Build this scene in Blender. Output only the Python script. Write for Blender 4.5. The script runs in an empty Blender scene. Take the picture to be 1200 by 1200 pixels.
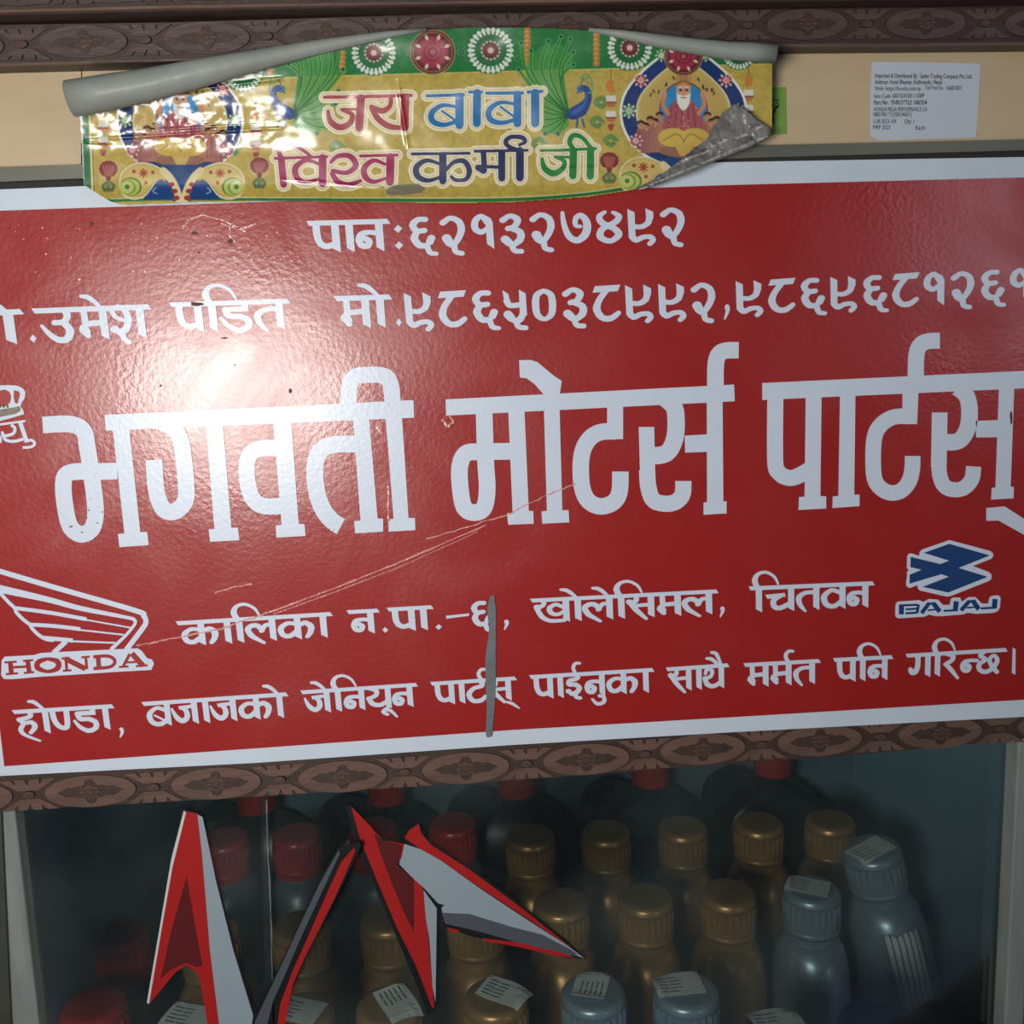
import bpy, bmesh, math, random
import numpy as np
from mathutils import Vector, Matrix
from mathutils.geometry import tessellate_polygon, delaunay_2d_cdt

random.seed(7)
rng = np.random.default_rng(7)
SC = bpy.context.scene
COL = SC.collection

# ------------------------------------------------------------------ camera
F = 1130.0
CAM = np.array((0.0, -0.45, 1.40))
def _n(v):
    v = np.array(v, float); return v / np.linalg.norm(v)
_D = _n((270, 6400, F))                       # world down, in camera axes (x right, y down, z forward)
_R = np.array((21000.0, -1067.0, F)); _R = _n(_R - _D * _R.dot(_D))
_N = np.cross(_R, _D)
def cam2w(v):
    v = np.array(v, float); return np.array((v.dot(_R), v.dot(_N), -v.dot(_D)))
cam = bpy.data.cameras.new('camera'); camo = bpy.data.objects.new('camera', cam); COL.objects.link(camo)
ax, ay, az = cam2w((1, 0, 0)), cam2w((0, -1, 0)), cam2w((0, 0, -1))
camo.matrix_world = Matrix(((ax[0], ay[0], az[0], CAM[0]), (ax[1], ay[1], az[1], CAM[1]), (ax[2], ay[2], az[2], CAM[2]), (0, 0, 0, 1)))
cam.sensor_width = 36; cam.lens = F / 1200 * 36; cam.clip_start = 0.01
SC.camera = camo
def on(px, py, y=0.0):
    """point where the sight line through a pixel meets the upright plane at depth y"""
    d = cam2w(((px - 600) / F, (py - 600) / F, 1)); t = (y - CAM[1]) / d[1]
    return CAM + d * t
def on_level(px, py, z):
    d = cam2w(((px - 600) / F, (py - 600) / F, 1)); t = (z - CAM[2]) / d[2]
    return CAM + d * t

# ------------------------------------------------------------------ world, lights, exposure
w = bpy.data.worlds.new('world'); SC.world = w; w.use_nodes = True
w.node_tree.nodes['Background'].inputs[0].default_value = (0.62, 0.78, 1.0, 1)
w.node_tree.nodes['Background'].inputs[1].default_value = 0.06
SC.view_settings.view_transform = 'Standard'; SC.view_settings.look = 'None'
SC.view_settings.gamma = 1; SC.view_settings.use_curve_mapping = False
SC.view_settings.exposure = 0.0
def area(name, loc, target, size, power, color, size_y=None, shape='RECTANGLE'):
    l = bpy.data.lights.new(name, 'AREA'); l.shape = shape; l.size = size; l.size_y = size_y or size
    l.energy = power; l.color = color
    o = bpy.data.objects.new(name, l); COL.objects.link(o); o.location = loc
    d = Vector(target) - Vector(loc); o.rotation_euler = d.to_track_quat('-Z', 'Y').to_euler()
    return o
area('lamp', (-0.225, -0.60, 1.365), (0.0, 0, 1.35), 0.23, 3.7, (1.0, 0.955, 0.90), 0.19, 'ELLIPSE')
area('shop_opening', (1.50, -2.0, 1.60), (0.2, 0, 1.4), 0.62, 3.0, (0.80, 0.86, 1.0), 0.62)

# ------------------------------------------------------------------ materials
def lin(c):
    c = np.array(c[:3], float) / 255.0
    return tuple(np.where(c <= 0.04045, c / 12.92, ((c + 0.055) / 1.055) ** 2.4))
def mat(name, rgb, rough=0.5, metal=0.0, spec=0.5, coat=0.0, coat_rough=0.1, noise=None, bump=None, stretch=(1, 1, 1), col2=None, emboss=None):
    """rgb linear; noise=(scale, amount) varies the colour toward col2; bump=(scale, distance)"""
    m = bpy.data.materials.new(name); m.use_nodes = True; nt = m.node_tree; N = nt.nodes; L = nt.links
    b = N['Principled BSDF']
    b.inputs['Base Color'].default_value = (*rgb, 1); b.inputs['Roughness'].default_value = rough
    b.inputs['Metallic'].default_value = metal; b.inputs['Specular IOR Level'].default_value = spec
    b.inputs['Coat Weight'].default_value = coat; b.inputs['Coat Roughness'].default_value = coat_rough
    tc = N.new('ShaderNodeTexCoord'); mp = N.new('ShaderNodeMapping'); mp.inputs['Scale'].default_value = stretch
    L.new(tc.outputs['Object'], mp.inputs['Vector'])
    if noise:
        t = N.new('ShaderNodeTexNoise'); t.inputs['Scale'].default_value = noise[0]; t.inputs['Detail'].default_value = 6
        L.new(mp.outputs[0], t.inputs['Vector'])
        r = N.new('ShaderNodeValToRGB'); r.color_ramp.elements[0].position = 0.35; r.color_ramp.elements[1].position = 0.7
        L.new(t.outputs['Fac'], r.inputs['Fac'])
        mm = N.new('ShaderNodeMath'); mm.operation = 'MULTIPLY'; mm.inputs[1].default_value = noise[1]
        L.new(r.outputs['Color'], mm.inputs[0])
        x = N.new('ShaderNodeMix'); x.data_type = 'RGBA'
        x.inputs[6].default_value = (*rgb, 1); x.inputs[7].default_value = (*(col2 or tuple(c * 0.5 for c in rgb)), 1)
        L.new(mm.outputs[0], x.inputs[0]); L.new(x.outputs[2], b.inputs['Base Color'])
    if bump:
        t = N.new('ShaderNodeTexNoise'); t.inputs['Scale'].default_value = bump[0]; t.inputs['Detail'].default_value = 3
        L.new(mp.outputs[0], t.inputs['Vector'])
        bp = N.new('ShaderNodeBump'); bp.inputs['Distance'].default_value = bump[1]; bp.inputs['Strength'].default_value = 1
        L.new(t.outputs['Fac'], bp.inputs['Height']); L.new(bp.outputs[0], b.inputs['Normal']); 
        if coat: L.new(bp.outputs[0], b.inputs['Coat Normal'])
    return m
def vcol_mat(name, rough=0.4, coat=0.0, coat_rough=0.08, bump=None):
    m = mat(name, (.5, .5, .5), rough, coat=coat, coat_rough=coat_rough, bump=bump)
    a = m.node_tree.nodes.new('ShaderNodeVertexColor'); a.layer_name = 'print'
    m.node_tree.links.new(a.outputs['Color'], m.node_tree.nodes['Principled BSDF'].inputs['Base Color'])
    return m

# ------------------------------------------------------------------ mesh helpers
class Sh:
    """collects closed shapes into one mesh"""
    def __init__(s): s.v = []; s.f = []
    def slab(s, pts3, back):
        """front polygon (3d points), pushed back along +y by `back`"""
        n = len(pts3); b = len(s.v)
        s.v += [tuple(p) for p in pts3] + [(p[0], p[1] + back, p[2]) for p in pts3]
        if n == 3: tris = [(0, 1, 2)]
        else: tris = tessellate_polygon([[Vector((p[0], p[2], 0)) for p in pts3]])
        area2 = sum(pts3[i][0] * pts3[(i + 1) % n][2] - pts3[(i + 1) % n][0] * pts3[i][2] for i in range(n))
        for t in tris:
            q = [pts3[i] for i in t]
            a = (q[1][0]-q[0][0])*(q[2][2]-q[0][2]) - (q[2][0]-q[0][0])*(q[1][2]-q[0][2])
            t = t if a > 0 else t[::-1]
            s.f.append(tuple(b + i for i in t)); s.f.append(tuple(b + n + i for i in t[::-1]))
        for i in range(n):
            j = (i + 1) % n
            q = (b + i, b + n + i, b + n + j, b + j)
            s.f.append(q if area2 > 0 else q[::-1])
    def px(s, pts, y, back):
        s.slab([on(x, yy, y) for x, yy in pts], back)
    def union(s, polys, fmap, back):
        """2D union of overlapping polygons (any plane units), mapped to 3D by fmap, one closed flat piece"""
        vs = []; fs = []
        for p in polys:
            p = [q[:2] for q in p]
            a = sum(p[i][0]*p[(i+1) % len(p)][1] - p[(i+1) % len(p)][0]*p[i][1] for i in range(len(p)))
            if abs(a) < 1e-7: continue
            if a < 0: p = p[::-1]
            fs.append(list(range(len(vs), len(vs) + len(p)))); vs += [Vector(q) for q in p]
        ov, oe, of, _, _, orf = delaunay_2d_cdt(vs, [], fs, 0, 1e-6)
        tris = [tuple(f) for f, o in zip(of, orf) if o]
        b = len(s.v); P3 = [tuple(fmap(v[0], v[1])) for v in ov]; n = len(P3)
        s.v += P3 + [(p[0], p[1] + back, p[2]) for p in P3]
        edges = {}
        for t in tris:
            q = [P3[i] for i in t]; ar = 0
            for i in range(len(q)): j = (i+1) % len(q); ar += q[i][0]*q[j][2] - q[j][0]*q[i][2]
            if ar < 0: t = t[::-1]
            s.f.append(tuple(b + i for i in t)); s.f.append(tuple(b + n + i for i in t[::-1]))
            for i in range(len(t)): edges[(t[i], t[(i+1) % len(t)])] = 1
        for (i, j) in edges:
            if (j, i) not in edges: s.f.append((b+i, b+n+i, b+n+j, b+j))
    def upx(s, polys, y, back): s.union(polys, lambda a, c: on(a, c, y), back)
    def box(s, x0, x1, y0, y1, z0, z1):
        s.slab([(x0, y0, z0), (x1, y0, z0), (x1, y0, z1), (x0, y0, z1)], y1 - y0)
    def ring(s, rings, close_a=True, close_b=True):
        b = len(s.v); n = len(rings[0])
        for r in rings: s.v += [tuple(p) for p in r]
        for k in range(len(rings) - 1):
            for i in range(n):
                j = (i + 1) % n
                s.f.append((b + k*n + i, b + k*n + j, b + (k+1)*n + j, b + (k+1)*n + i))
        if close_a: s.f.append(tuple(b + i for i in range(n))[::-1])
        if close_b: s.f.append(tuple(b + (len(rings)-1)*n + i for i in range(n)))
    def build(s, name, m, parent=None, smooth=False, angle=None, bevel=None):
        me = bpy.data.meshes.new(name); me.from_pydata(s.v, [], s.f); me.materials.append(m)
        if smooth:
            me.polygons.foreach_set('use_smooth', [True] * len(me.polygons))
            if angle: 
                me.update(); bm = bmesh.new(); bm.from_mesh(me)
                for e in bm.edges:
                    if len(e.link_faces) == 2 and e.calc_face_angle(0) > angle: e.smooth = False
                bm.to_mesh(me); bm.free()
        me.update()
        o = bpy.data.objects.new(name, me); COL.objects.link(o)
        if parent: o.parent = parent
        if bevel:
            md = o.modifiers.new('bevel', 'BEVEL'); md.width = bevel; md.segments = 2; md.limit_method = 'ANGLE'
        return o
def tag(o, label=None, cat=None, group=None, kind=None):
    if label: o['label'] = label
    if cat: o['category'] = cat
    if group: o['group'] = group
    if kind: o['kind'] = kind
    return o
def thing(name, label, cat, group=None, loc=(0, 0, 0)):
    o = bpy.data.objects.new(name, None); o.empty_display_size = 0.02; COL.objects.link(o); o.location = loc
    return tag(o, label, cat, group)

def hull(P):
    P = sorted(set((round(x, 5), round(y, 5)) for x, y in P))
    def half(P):
        h = []
        for p in P:
            while len(h) > 1 and (h[-1][0]-h[-2][0])*(p[1]-h[-2][1]) - (h[-1][1]-h[-2][1])*(p[0]-h[-2][0]) <= 1e-9: h.pop()
            h.append(p)
        return h
    a, b = half(P), half(P[::-1])
    return a[:-1] + b[:-1]
def crom(P, k=5):
    """Catmull-Rom through points with optional width (x, y, w)"""
    P = [tuple(p) if len(p) == 3 else (p[0], p[1], 1.0) for p in P]
    if len(P) < 3: return P
    Q = [P[0]] + P + [P[-1]]; out = []
    for i in range(1, len(Q) - 2):
        a, b, c, d = (np.array(Q[i + q]) for q in (-1, 0, 1, 2))
        for j in range(k):
            t = j / k
            out.append(tuple(0.5 * ((2*b) + (c-a)*t + (2*a-5*b+4*c-d)*t*t + (-a+3*b-3*c+d)*t**3)))
    out.append(P[-1]); return out
def sweep(P, rx, ry, k=5, n=10):
    """convex pieces of a round-pen stroke"""
    P = crom(P, k) if k > 1 else [tuple(p) if len(p) == 3 else (p[0], p[1], 1.0) for p in P]
    C = [(math.cos(2*math.pi*i/n), math.sin(2*math.pi*i/n)) for i in range(n)]
    out = []
    if len(P) == 1:
        x, y, w_ = P[0]; return [[(x + rx*w_*c, y + ry*w_*s) for c, s in C]]
    for (x, y, w0), (x2, y2, w1) in zip(P, P[1:]):
        out.append(hull([(x + rx*w0*c, y + ry*w0*s) for c, s in C] + [(x2 + rx*w1*c, y2 + ry*w1*s) for c, s in C]))
    return out
def ribbon(P, wd, k=4):
    """constant-width stroke with square ends, round joins; per point width factor"""
    P = crom(P, k) if k > 1 else [tuple(p) if len(p) == 3 else (p[0], p[1], 1.0) for p in P]
    out = []; e0, e1 = P[0], P[-1]
    for i, ((x, y, a), (x2, y2, b)) in enumerate(zip(P, P[1:])):
        l = math.hypot(x2-x, y2-y)
        if l < 1e-6: continue
        nx, ny = -(y2-y)/l, (x2-x)/l; ra, rb = wd*a/2, wd*b/2
        out.append([(x+nx*ra, y+ny*ra), (x-nx*ra, y-ny*ra), (x2-nx*rb, y2-ny*rb), (x2+nx*rb, y2+ny*rb)])
        if i and min(math.hypot(x-e0[0], y-e0[1]), math.hypot(x-e1[0], y-e1[1])) > ra*1.0: out.append([(x + ra*math.cos(q*math.pi/6), y + ra*math.sin(q*math.pi/6)) for q in range(12)])
    return out
def ell(cx, cy, rx, ry, n=20, a0=0):
    return [(cx + rx*math.cos(a0 + 2*math.pi*i/n), cy + ry*math.sin(a0 + 2*math.pi*i/n)) for i in range(n)]

# ------------------------------------------------------------------ small-letter glyphs (unit: headline top 0, foot 1)
RX, RY = 0.108, 0.088
def V(x, y0=0.04, y1=1.0): return ('p', [(x-.115, y0), (x+.115, y0), (x+.125, y1), (x-.10, y1-.13)])
def C(*p): return ('c', list(p))
def Ln(*p): return ('l', list(p))
def B(x, y, r=1.35): return ('b', (x, y, r))
G = {  # name: (advance, anchor x of the stem, pieces)
 'pa': (.85, .72, [C((.17,.1),(.19,.5),(.28,.72),(.45,.8),(.66,.74)), V(.72)]),
 'aa': (.42, .28, [V(.28)]),
 'na': (.86, .73, [C((.7,.44,.9),(.45,.40,.85),(.22,.45),(.13,.62),(.2,.8),(.36,.82),(.42,.68),(.33,.6)), V(.73)]),
 'ma': (.92, .78, [('p', [(.15,.05),(.34,.05),(.36,.6),(.17,.6)]), C((.2,.62,1.2),(.26,.74,1.2)), C((.16,.68),(.3,.86,.8)), ('p', [(.2,.43),(.8,.40),(.8,.56),(.2,.6)]), V(.78)]),
 'u':  (1.12, .85, [C((.84,.1),(.89,.25),(.78,.42,.9),(.52,.44,.95)), C((.78,.46),(.92,.68,1.1),(.82,.92,1.1),(.58,.95),(.34,.78,.8),(.14,.52,.5))]),
 'sha': (1.05, .92, [C((.12,.14,.8),(.3,.04,.7),(.48,.12,.9),(.57,.4),(.48,.7),(.3,.8)), B(.16,.7,1.3), C((.12,.12,.7),(.2,.32,.7),(.42,.44,.6)), C((.34,.82),(.4,.98,.8),(.52,1.1,.8)), V(.92)]),
 'da': (.97, .8, [('p', [(.68,.05),(.88,.05),(.88,.36),(.68,.36)]), ('p', [(.14,.2),(.88,.2),(.88,.37),(.2,.37)]), C((.2,.29),(.3,.5),(.6,.52),(.84,.66),(.82,.88),(.55,.98),(.25,.82,.8),(.06,.56,.5))]),
 'ta': (.93, .8, [C((.78,.32,.9),(.4,.33,.85),(.17,.48),(.18,.72,.9),(.3,.9,.7),(.4,1.02,.45)), V(.8)]),
 'i':  (.46, .28, [V(.28), C((.25,.1,1),(.13,-.2,1),(.25,-.44,.75),(.55,-.5,.65),(.85,-.32,.55),(1.0,-.04,.35))]),
 'e':  (0, 0, [C((-.55,-.30,.6),(-.38,-.27,.8),(-.2,-.13,.7),(-.02,.06,.5))]),
 'ai': (0, 0, [C((-.6,-.25,.6),(-.38,-.2,.8),(-.1,.06,.6)), C((-.4,-.48,.6),(-.2,-.4,.8),(.0,.04,.5))]),
 'reph': (0, 0, [C((-.02,.05,.8),(-.12,-.2,.75),(0,-.38,.7),(.16,-.37,.65))]),
 'dot': (.42, .2, [('p', [(.2,.74),(.32,.86),(.2,.98),(.08,.86)])]),
 'colon': (.48, .2, [('p', [(.2,.14),(.33,.27),(.2,.40),(.07,.27)]), ('p', [(.2,.68),(.33,.81),(.2,.94),(.07,.81)])]),
 'comma': (.42, .2, [C((.22,.82,1.0),(.24,.95,.8),(.12,1.18,.35))]),
 'dash': (.95, .4, [('p', [(.02,.48),(.85,.45),(.85,.55),(.02,.6)])]),
 'danda': (.35, .15, [('p', [(.08,-.05),(.2,.05),(.24,1.05),(.1,.95)])]),
 'ka': (1.36, .74, [C((.7,.38,.8),(.4,.34,.85),(.16,.52),(.22,.78,1),(.45,.84),(.7,.68)), C((.84,.42,.85),(1.02,.36),(1.2,.5,1.1),(1.18,.72),(1.06,.9,.8)), V(.74)]),
 'la': (1.08, .95, [C((.92,.36,.8),(.72,.36,.85),(.56,.58,.8)), C((.6,.56,.8),(.44,.36),(.22,.36),(.1,.5),(.22,.74,1),(.42,.9,.8),(.62,1.04,.6)), V(.95)]),
 'kha': (1.25, 1.12, [C((.36,.1,.8),(.36,.26,.8),(.2,.36,1),(.12,.34,1)), C((.12,.4,.9),(.3,.76,.9),(.6,.93,.85),(1.05,.93,.8)), C((1.05,.42,.8),(.78,.28,.8),(.56,.42,.9),(.62,.62,.9),(.85,.68,.8),(1.05,.56,.7)), V(1.12)]),
 'sa': (1.0, .85, [C((.34,.1,.8),(.34,.28,.9),(.18,.38,1.1),(.1,.32,1.1)), C((.14,.38,.9),(.35,.68,.95),(.68,1.04,.6)), ('p', [(.3,.42),(.85,.40),(.85,.54),(.34,.56)]), V(.85)]),
 'cha': (1.16, 1.02, [('p', [(.06,.34),(.78,.30),(.82,.44),(.14,.5)]), C((.6,.42,.9),(.38,.56),(.40,.80),(.62,.86),(.95,.72)), V(1.02)]),
 'va': (.98, .85, [C((.8,.4,.85),(.45,.27,.85),(.17,.5,1.05),(.26,.8,1.05),(.55,.88),(.82,.7,.9)), V(.85)]),
 'ba': (.96, .83, [C((.8,.4,.8),(.45,.27,.8),(.15,.5,1),(.24,.82,1),(.55,.9),(.82,.72,.9)), C((.34,.55,.4),(.75,.8,.5)), V(.83)]),
 'ha': (.84, .6, [C((.55,.1),(.55,.28,.9),(.18,.38,.9)), C((.12,.38,.9),(.3,.52,.85),(.58,.52,.9),(.68,.7),(.5,.92,.75)), C((.28,.56,.8),(.14,.78,.9),(.28,1.0,.7),(.8,1.26,.45))]),
 'nna': (.86, .66, [C((.13,.1),(.18,.5),(.36,.76),(.62,.76),(.66,.1))]),
 'ja': (1.05, .9, [C((.05,.34,.4),(.2,.68,.9),(.42,.84,1.1),(.6,.7),(.58,.45,.9),(.42,.32,.7)), ('p', [(.3,.26),(.9,.22),(.9,.35),(.34,.40)]), V(.9)]),
 'ya': (1.02, .9, [C((.2,.12,.7),(.46,.22,.9),(.42,.42,.9),(.16,.52,.8)), C((.14,.52,.9),(.3,.76,1.05),(.6,.82,1),(.86,.68,.9)), V(.9)]),
 'uu': (0, 0, [C((-.04,.95,.7),(-.22,1.12,.8),(-.06,1.24,.7)), C((-.2,1.06,.6),(.05,1.08,.7),(.3,1.36,.45))]),
 'uu2': (0, 0, [C((-.4,1.12,.5),(-.2,1.32,.8),(.06,1.26,.8),(.05,1.04,.8),(-.1,1.0,.8))]),
 'tta': (.86, .68, [C((.66,.1),(.66,.3),(.36,.38,.9),(.14,.62),(.3,.9),(.62,.9),(.80,.74,.7))]),
 'tha': (.93, .8, [C((.14,.36,.7),(.22,.18,.8),(.42,.26,.8),(.36,.48,.8),(.16,.54,.8)), C((.12,.54),(.22,.8),(.5,.88),(.8,.72,.9)), V(.8)]),
 'ii': (.8, .5, [C((.55,.1),(.55,.24,.9),(.25,.32),(.22,.46),(.5,.5),(.62,.66),(.45,.84),(.3,.84)), B(.18,.74,1.1), C((.42,.86,.9),(.5,1.0,.8),(.64,1.04,.8)), C((.48,.05,.7),(.4,-.2,.7),(.5,-.36,.7),(.66,-.36,.6))]),
 'ga': (.98, .85, [C((.42,.1),(.43,.5),(.34,.74,1.1),(.2,.76,1.2),(.12,.62,.8)), V(.85)]),
 'ra': (.76, .45, [C((.2,.12,.7),(.46,.2,.9),(.44,.36,.9),(.18,.52,1)), C((.18,.52,.9),(.42,.76,.9),(.7,1.1,.6))]),
 'nh': (.66, .5, [C((.75,.44,.8),(.45,.42,.85),(.22,.48),(.14,.64),(.2,.8),(.36,.82),(.42,.68),(.33,.6))]),
 'chha': (1.15, .9, [C((.4,.1,.8),(.22,.26,.9),(.45,.42,.9),(.2,.58,.95),(.2,.8),(.45,.92),(.75,.8),(.95,.5,.9),(.8,.28,.8),(.62,.42,.8),(.7,.66,.9),(.95,.95,.9))]),
 'halant': (0, 0, [C((-.1,1.04,.5),(.12,1.12,.7),(.4,1.34,.35))]),
 '0': (.9, 0, [C((.33,.04,.75),(.1,.2,1),(.1,.7,1),(.33,.88,.75),(.56,.7,1),(.56,.2,1),(.33,.04,.75))]),
 '1': (.88, 0, [C((.50,.2),(.33,.02,.85),(.14,.14),(.12,.38),(.3,.5,.9),(.46,.4,.7)), C((.36,.04,.8),(.52,.14,.95),(.56,.3,1)), ('p', [(.44,.2),(.66,.2),(.68,1.02),(.46,.86)])]),
 '2': (.94, 0, [C((.09,.17),(.32,.04,.85),(.58,.16),(.63,.45,1.05),(.45,.78,.9),(.3,.86,.8)), C((.18,.64,1.4),(.26,.78,1.3)), C((.4,.88,.9),(.44,1.06,.85),(.62,1.12,.85))]),
 '3': (.92, 0, [C((.09,.16),(.32,.04,.85),(.54,.16,1.05),(.44,.36,.9),(.24,.42,.9)), C((.34,.42,.9),(.6,.54,1.05),(.6,.76,1.1),(.4,.92,.9)), C((.14,.74,1.3),(.26,.86,1.2)), C((.34,.94,.9),(.42,1.1,.85),(.62,1.13,.85))]),
 '4': (1.0, 0, [C((.3,.03,.6),(.13,.16,.9),(.22,.36),(.58,.54,1),(.72,.74,1.05),(.45,.92,.9),(.15,.78,1.05),(.22,.54),(.6,.36),(.74,.18,.9),(.56,.05,.6))]),
 '5': (.92, 0, [('p', [(.5,-.02),(.7,.1),(.72,.75),(.5,.75)]), ('p', [(.0,-.02),(.18,.1),(.22,.38),(.04,.3)]), C((.12,.3),(.22,.44,.9),(.58,.42,.9)), C((.6,.7),(.48,.88),(.3,.88,.9)), C((.14,.7,1.3),(.24,.82,1.2)), C((.38,.92,.9),(.45,1.08,.85),(.66,1.12,.85))]),
 '6': (.96, 0, [C((.52,.05,.9),(.3,.05,.9),(.14,.2,1.05),(.24,.38,.95),(.48,.38,.9)), C((.26,.42,.9),(.16,.6,1.1),(.3,.82,1.05),(.52,.84,.95)), C((.68,.62,1.15),(.62,.74,1.1)), C((.54,.88,.9),(.62,1.06,.85),(.8,1.1,.7))]),
 '7': (1.06, 0, [C((.06,.0,.55),(.1,.35,.8),(.24,.72,1),(.5,.86,1.1),(.76,.66,1.2),(.8,.32,1.1),(.62,.1,.9),(.46,.2,.8),(.46,.4,.7),(.6,.44,.6))]),
 '8': (1.0, 0, [('p', [(.08,-.04),(.86,-.06),(.78,.13),(.0,.15)]), C((.42,.1,.9),(.2,.38,.95),(.12,.65,1.1),(.28,.9),(.55,.93,1),(.78,.78,.8))]),
 '9': (1.02, 0, [('p', [(.0,-.04),(.22,.07),(.24,.85),(.03,.85)]), C((.14,.82),(.26,.92,.95),(.48,.84,.85),(.7,.84,.85),(.78,.94,.85),(.68,1.05,.8)), ('p', [(.56,-.04),(.8,.08),(.8,.28),(.58,.28)]), C((.68,.26),(.62,.42,.95),(.42,.52,.85),(.2,.5,.8))]),
}
def glyph_polys(names):
    """pieces of a run of glyphs laid out left to right; returns polys and total advance"""
    x = 0.0; out = []; anchor = 0.0
    for nme in names:
        adv, an, pcs = G[nme]
        ox = x if adv else anchor
        for kind, d in pcs:
            if kind == 'c': ps = sweep(d, RX, RY)
            elif kind == 'l': ps = sweep(d, RX, RY, 1)
            elif kind == 'b': ps = sweep([(d[0], d[1], d[2])], RX, RY)
            else: ps = [d]
            out += [[(px + ox, py) for px, py in p] for p in ps]
        if adv: anchor = x + an; x += adv
    return out, x

# ------------------------------------------------------------------ materials in use
RED = (0.315, 0.0080, 0.0065)
m_red = mat('red_vinyl', RED, 0.47, spec=0.27, coat=0.9, coat_rough=0.21, noise=(9, .35), col2=(.27, .007, .007), bump=(420, 0.00010))
m_white = mat('white_vinyl', (.58, .66, .78), 0.4, coat=0.3, coat_rough=0.2, noise=(60, .12), col2=(.42, .45, .5), bump=(420, 0.00007))
_nt = m_red.node_tree; _t = _nt.nodes.new('ShaderNodeTexNoise'); _t.inputs['Scale'].default_value = 13; _t.inputs['Detail'].default_value = 5; _t.inputs['Distortion'].default_value = 1.2
_c = _nt.nodes.new('ShaderNodeTexCoord'); _nt.links.new(_c.outputs['Object'], _t.inputs['Vector'])      # rubbed and polished patches of the film
_r = _nt.nodes.new('ShaderNodeMapRange'); _r.inputs[1].default_value = .32; _r.inputs[2].default_value = .68; _r.inputs[3].default_value = .13; _r.inputs[4].default_value = .34
_nt.links.new(_t.outputs['Fac'], _r.inputs[0]); _nt.links.new(_r.outputs[0], _nt.nodes['Principled BSDF'].inputs['Coat Roughness'])
m_border = mat('white_border', (.56, .64, .74), 0.45, noise=(30, .2), col2=(.42, .47, .52))
m_blue = mat('blue_vinyl', (.008, .045, .16), 0.4, coat=.2)
m_chip = mat('red_print', RED, 0.45)
m_scr = mat('raised_film', (.62, .30, .28), 0.2, spec=.8, bump=(900, .0002))
m_smear = mat('grey_smear', (.14, .16, .17), 0.5, noise=(80, .4), bump=(300, .0002))
m_dirt = mat('dark_dirt', (.10, .035, .03), 0.7)
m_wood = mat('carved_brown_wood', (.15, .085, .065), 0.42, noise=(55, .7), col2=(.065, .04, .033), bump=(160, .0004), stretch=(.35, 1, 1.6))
m_woodd = mat('stained_shaded_wood', (.050, .028, .022), 0.5, noise=(70, .5), bump=(160, .0004))  # dark brown holds both stain and the shade of the carved grooves
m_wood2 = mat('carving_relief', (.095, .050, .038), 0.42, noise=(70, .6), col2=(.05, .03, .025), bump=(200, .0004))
m_ply = mat('pale_plywood', (.54, .43, .27), 0.5, noise=(16, .6), col2=(.38, .29, .17), bump=(80, .0002), stretch=(.4, 1, 1.5))
m_chan = mat('dull_grey_metal', (.17, .17, .14), 0.45, metal=.3, noise=(40, .6), col2=(.09, .09, .075), stretch=(.2, 1, 1))
m_slit = mat('shadow_gap', (.02, .02, .018), 0.8)  # near-black that puts the shade of slit and gap into the colour
m_alu = mat('worn_aluminium', (.42, .46, .44), 0.35, metal=.5, noise=(60, .6), col2=(.22, .25, .22), stretch=(2, 1, .3))
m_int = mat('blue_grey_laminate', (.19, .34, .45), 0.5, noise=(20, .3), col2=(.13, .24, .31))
m_woodt = mat('darker_brown_wood', (.095, .062, .055), 0.42, noise=(55, .7), col2=(.045, .032, .030), bump=(160, .0004), stretch=(.35, 1, 1.6))  # darker brown than the rail wood
m_black = mat('black_plastic', (.012, .014, .016), 0.35)
m_gold = mat('gold_plastic', (.42, .245, .085), 0.34, metal=.5, noise=(25, .3), col2=(.30, .18, .07))
m_silver = mat('silver_blue_plastic', (.27, .36, .43), 0.34, metal=.45)
m_grey = mat('dark_grey_plastic', (.12, .15, .17), 0.4, metal=.3)
m_redcap = mat('red_plastic', (.34, .012, .012), 0.3)
m_bluecap = mat('navy_plastic', (.012, .035, .13), 0.3)
m_paper = mat('label_paper', (.60, .64, .62), 0.6, noise=(150, .25))
m_ink = mat('printed_ink', (.03, .03, .035), 0.7)

# glass: clear pane with a weak mirror and a film of dust
m_glass = bpy.data.materials.new('dusty_glass'); m_glass.use_nodes = True
nt = m_glass.node_tree; nt.nodes.clear(); L = nt.links
out = nt.nodes.new('ShaderNodeOutputMaterial'); tr = nt.nodes.new('ShaderNodeBsdfTransparent'); tr.inputs[0].default_value = (.90, .93, .92, 1)
gl = nt.nodes.new('ShaderNodeBsdfGlossy'); gl.inputs['Roughness'].default_value = .04
df = nt.nodes.new('ShaderNodeBsdfDiffuse'); df.inputs[0].default_value = (.25, .33, .32, 1)
fr = nt.nodes.new('ShaderNodeFresnel'); fr.inputs[0].default_value = 1.45
m1 = nt.nodes.new('ShaderNodeMixShader'); m2 = nt.nodes.new('ShaderNodeMixShader')
tn = nt.nodes.new('ShaderNodeTexNoise'); tn.inputs['Scale'].default_value = 14; tn.inputs['Detail'].default_value = 10
tc = nt.nodes.new('ShaderNodeTexCoord'); L.new(tc.outputs['Object'], tn.inputs['Vector'])
mr = nt.nodes.new('ShaderNodeMapRange'); mr.inputs[1].default_value = .35; mr.inputs[2].default_value = .8; mr.inputs[3].default_value = 0.01; mr.inputs[4].default_value = .07
L.new(tn.outputs['Fac'], mr.inputs[0]); L.new(fr.outputs[0], m1.inputs[0]); L.new(tr.outputs[0], m1.inputs[1]); L.new(gl.outputs[0], m1.inputs[2])
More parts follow.
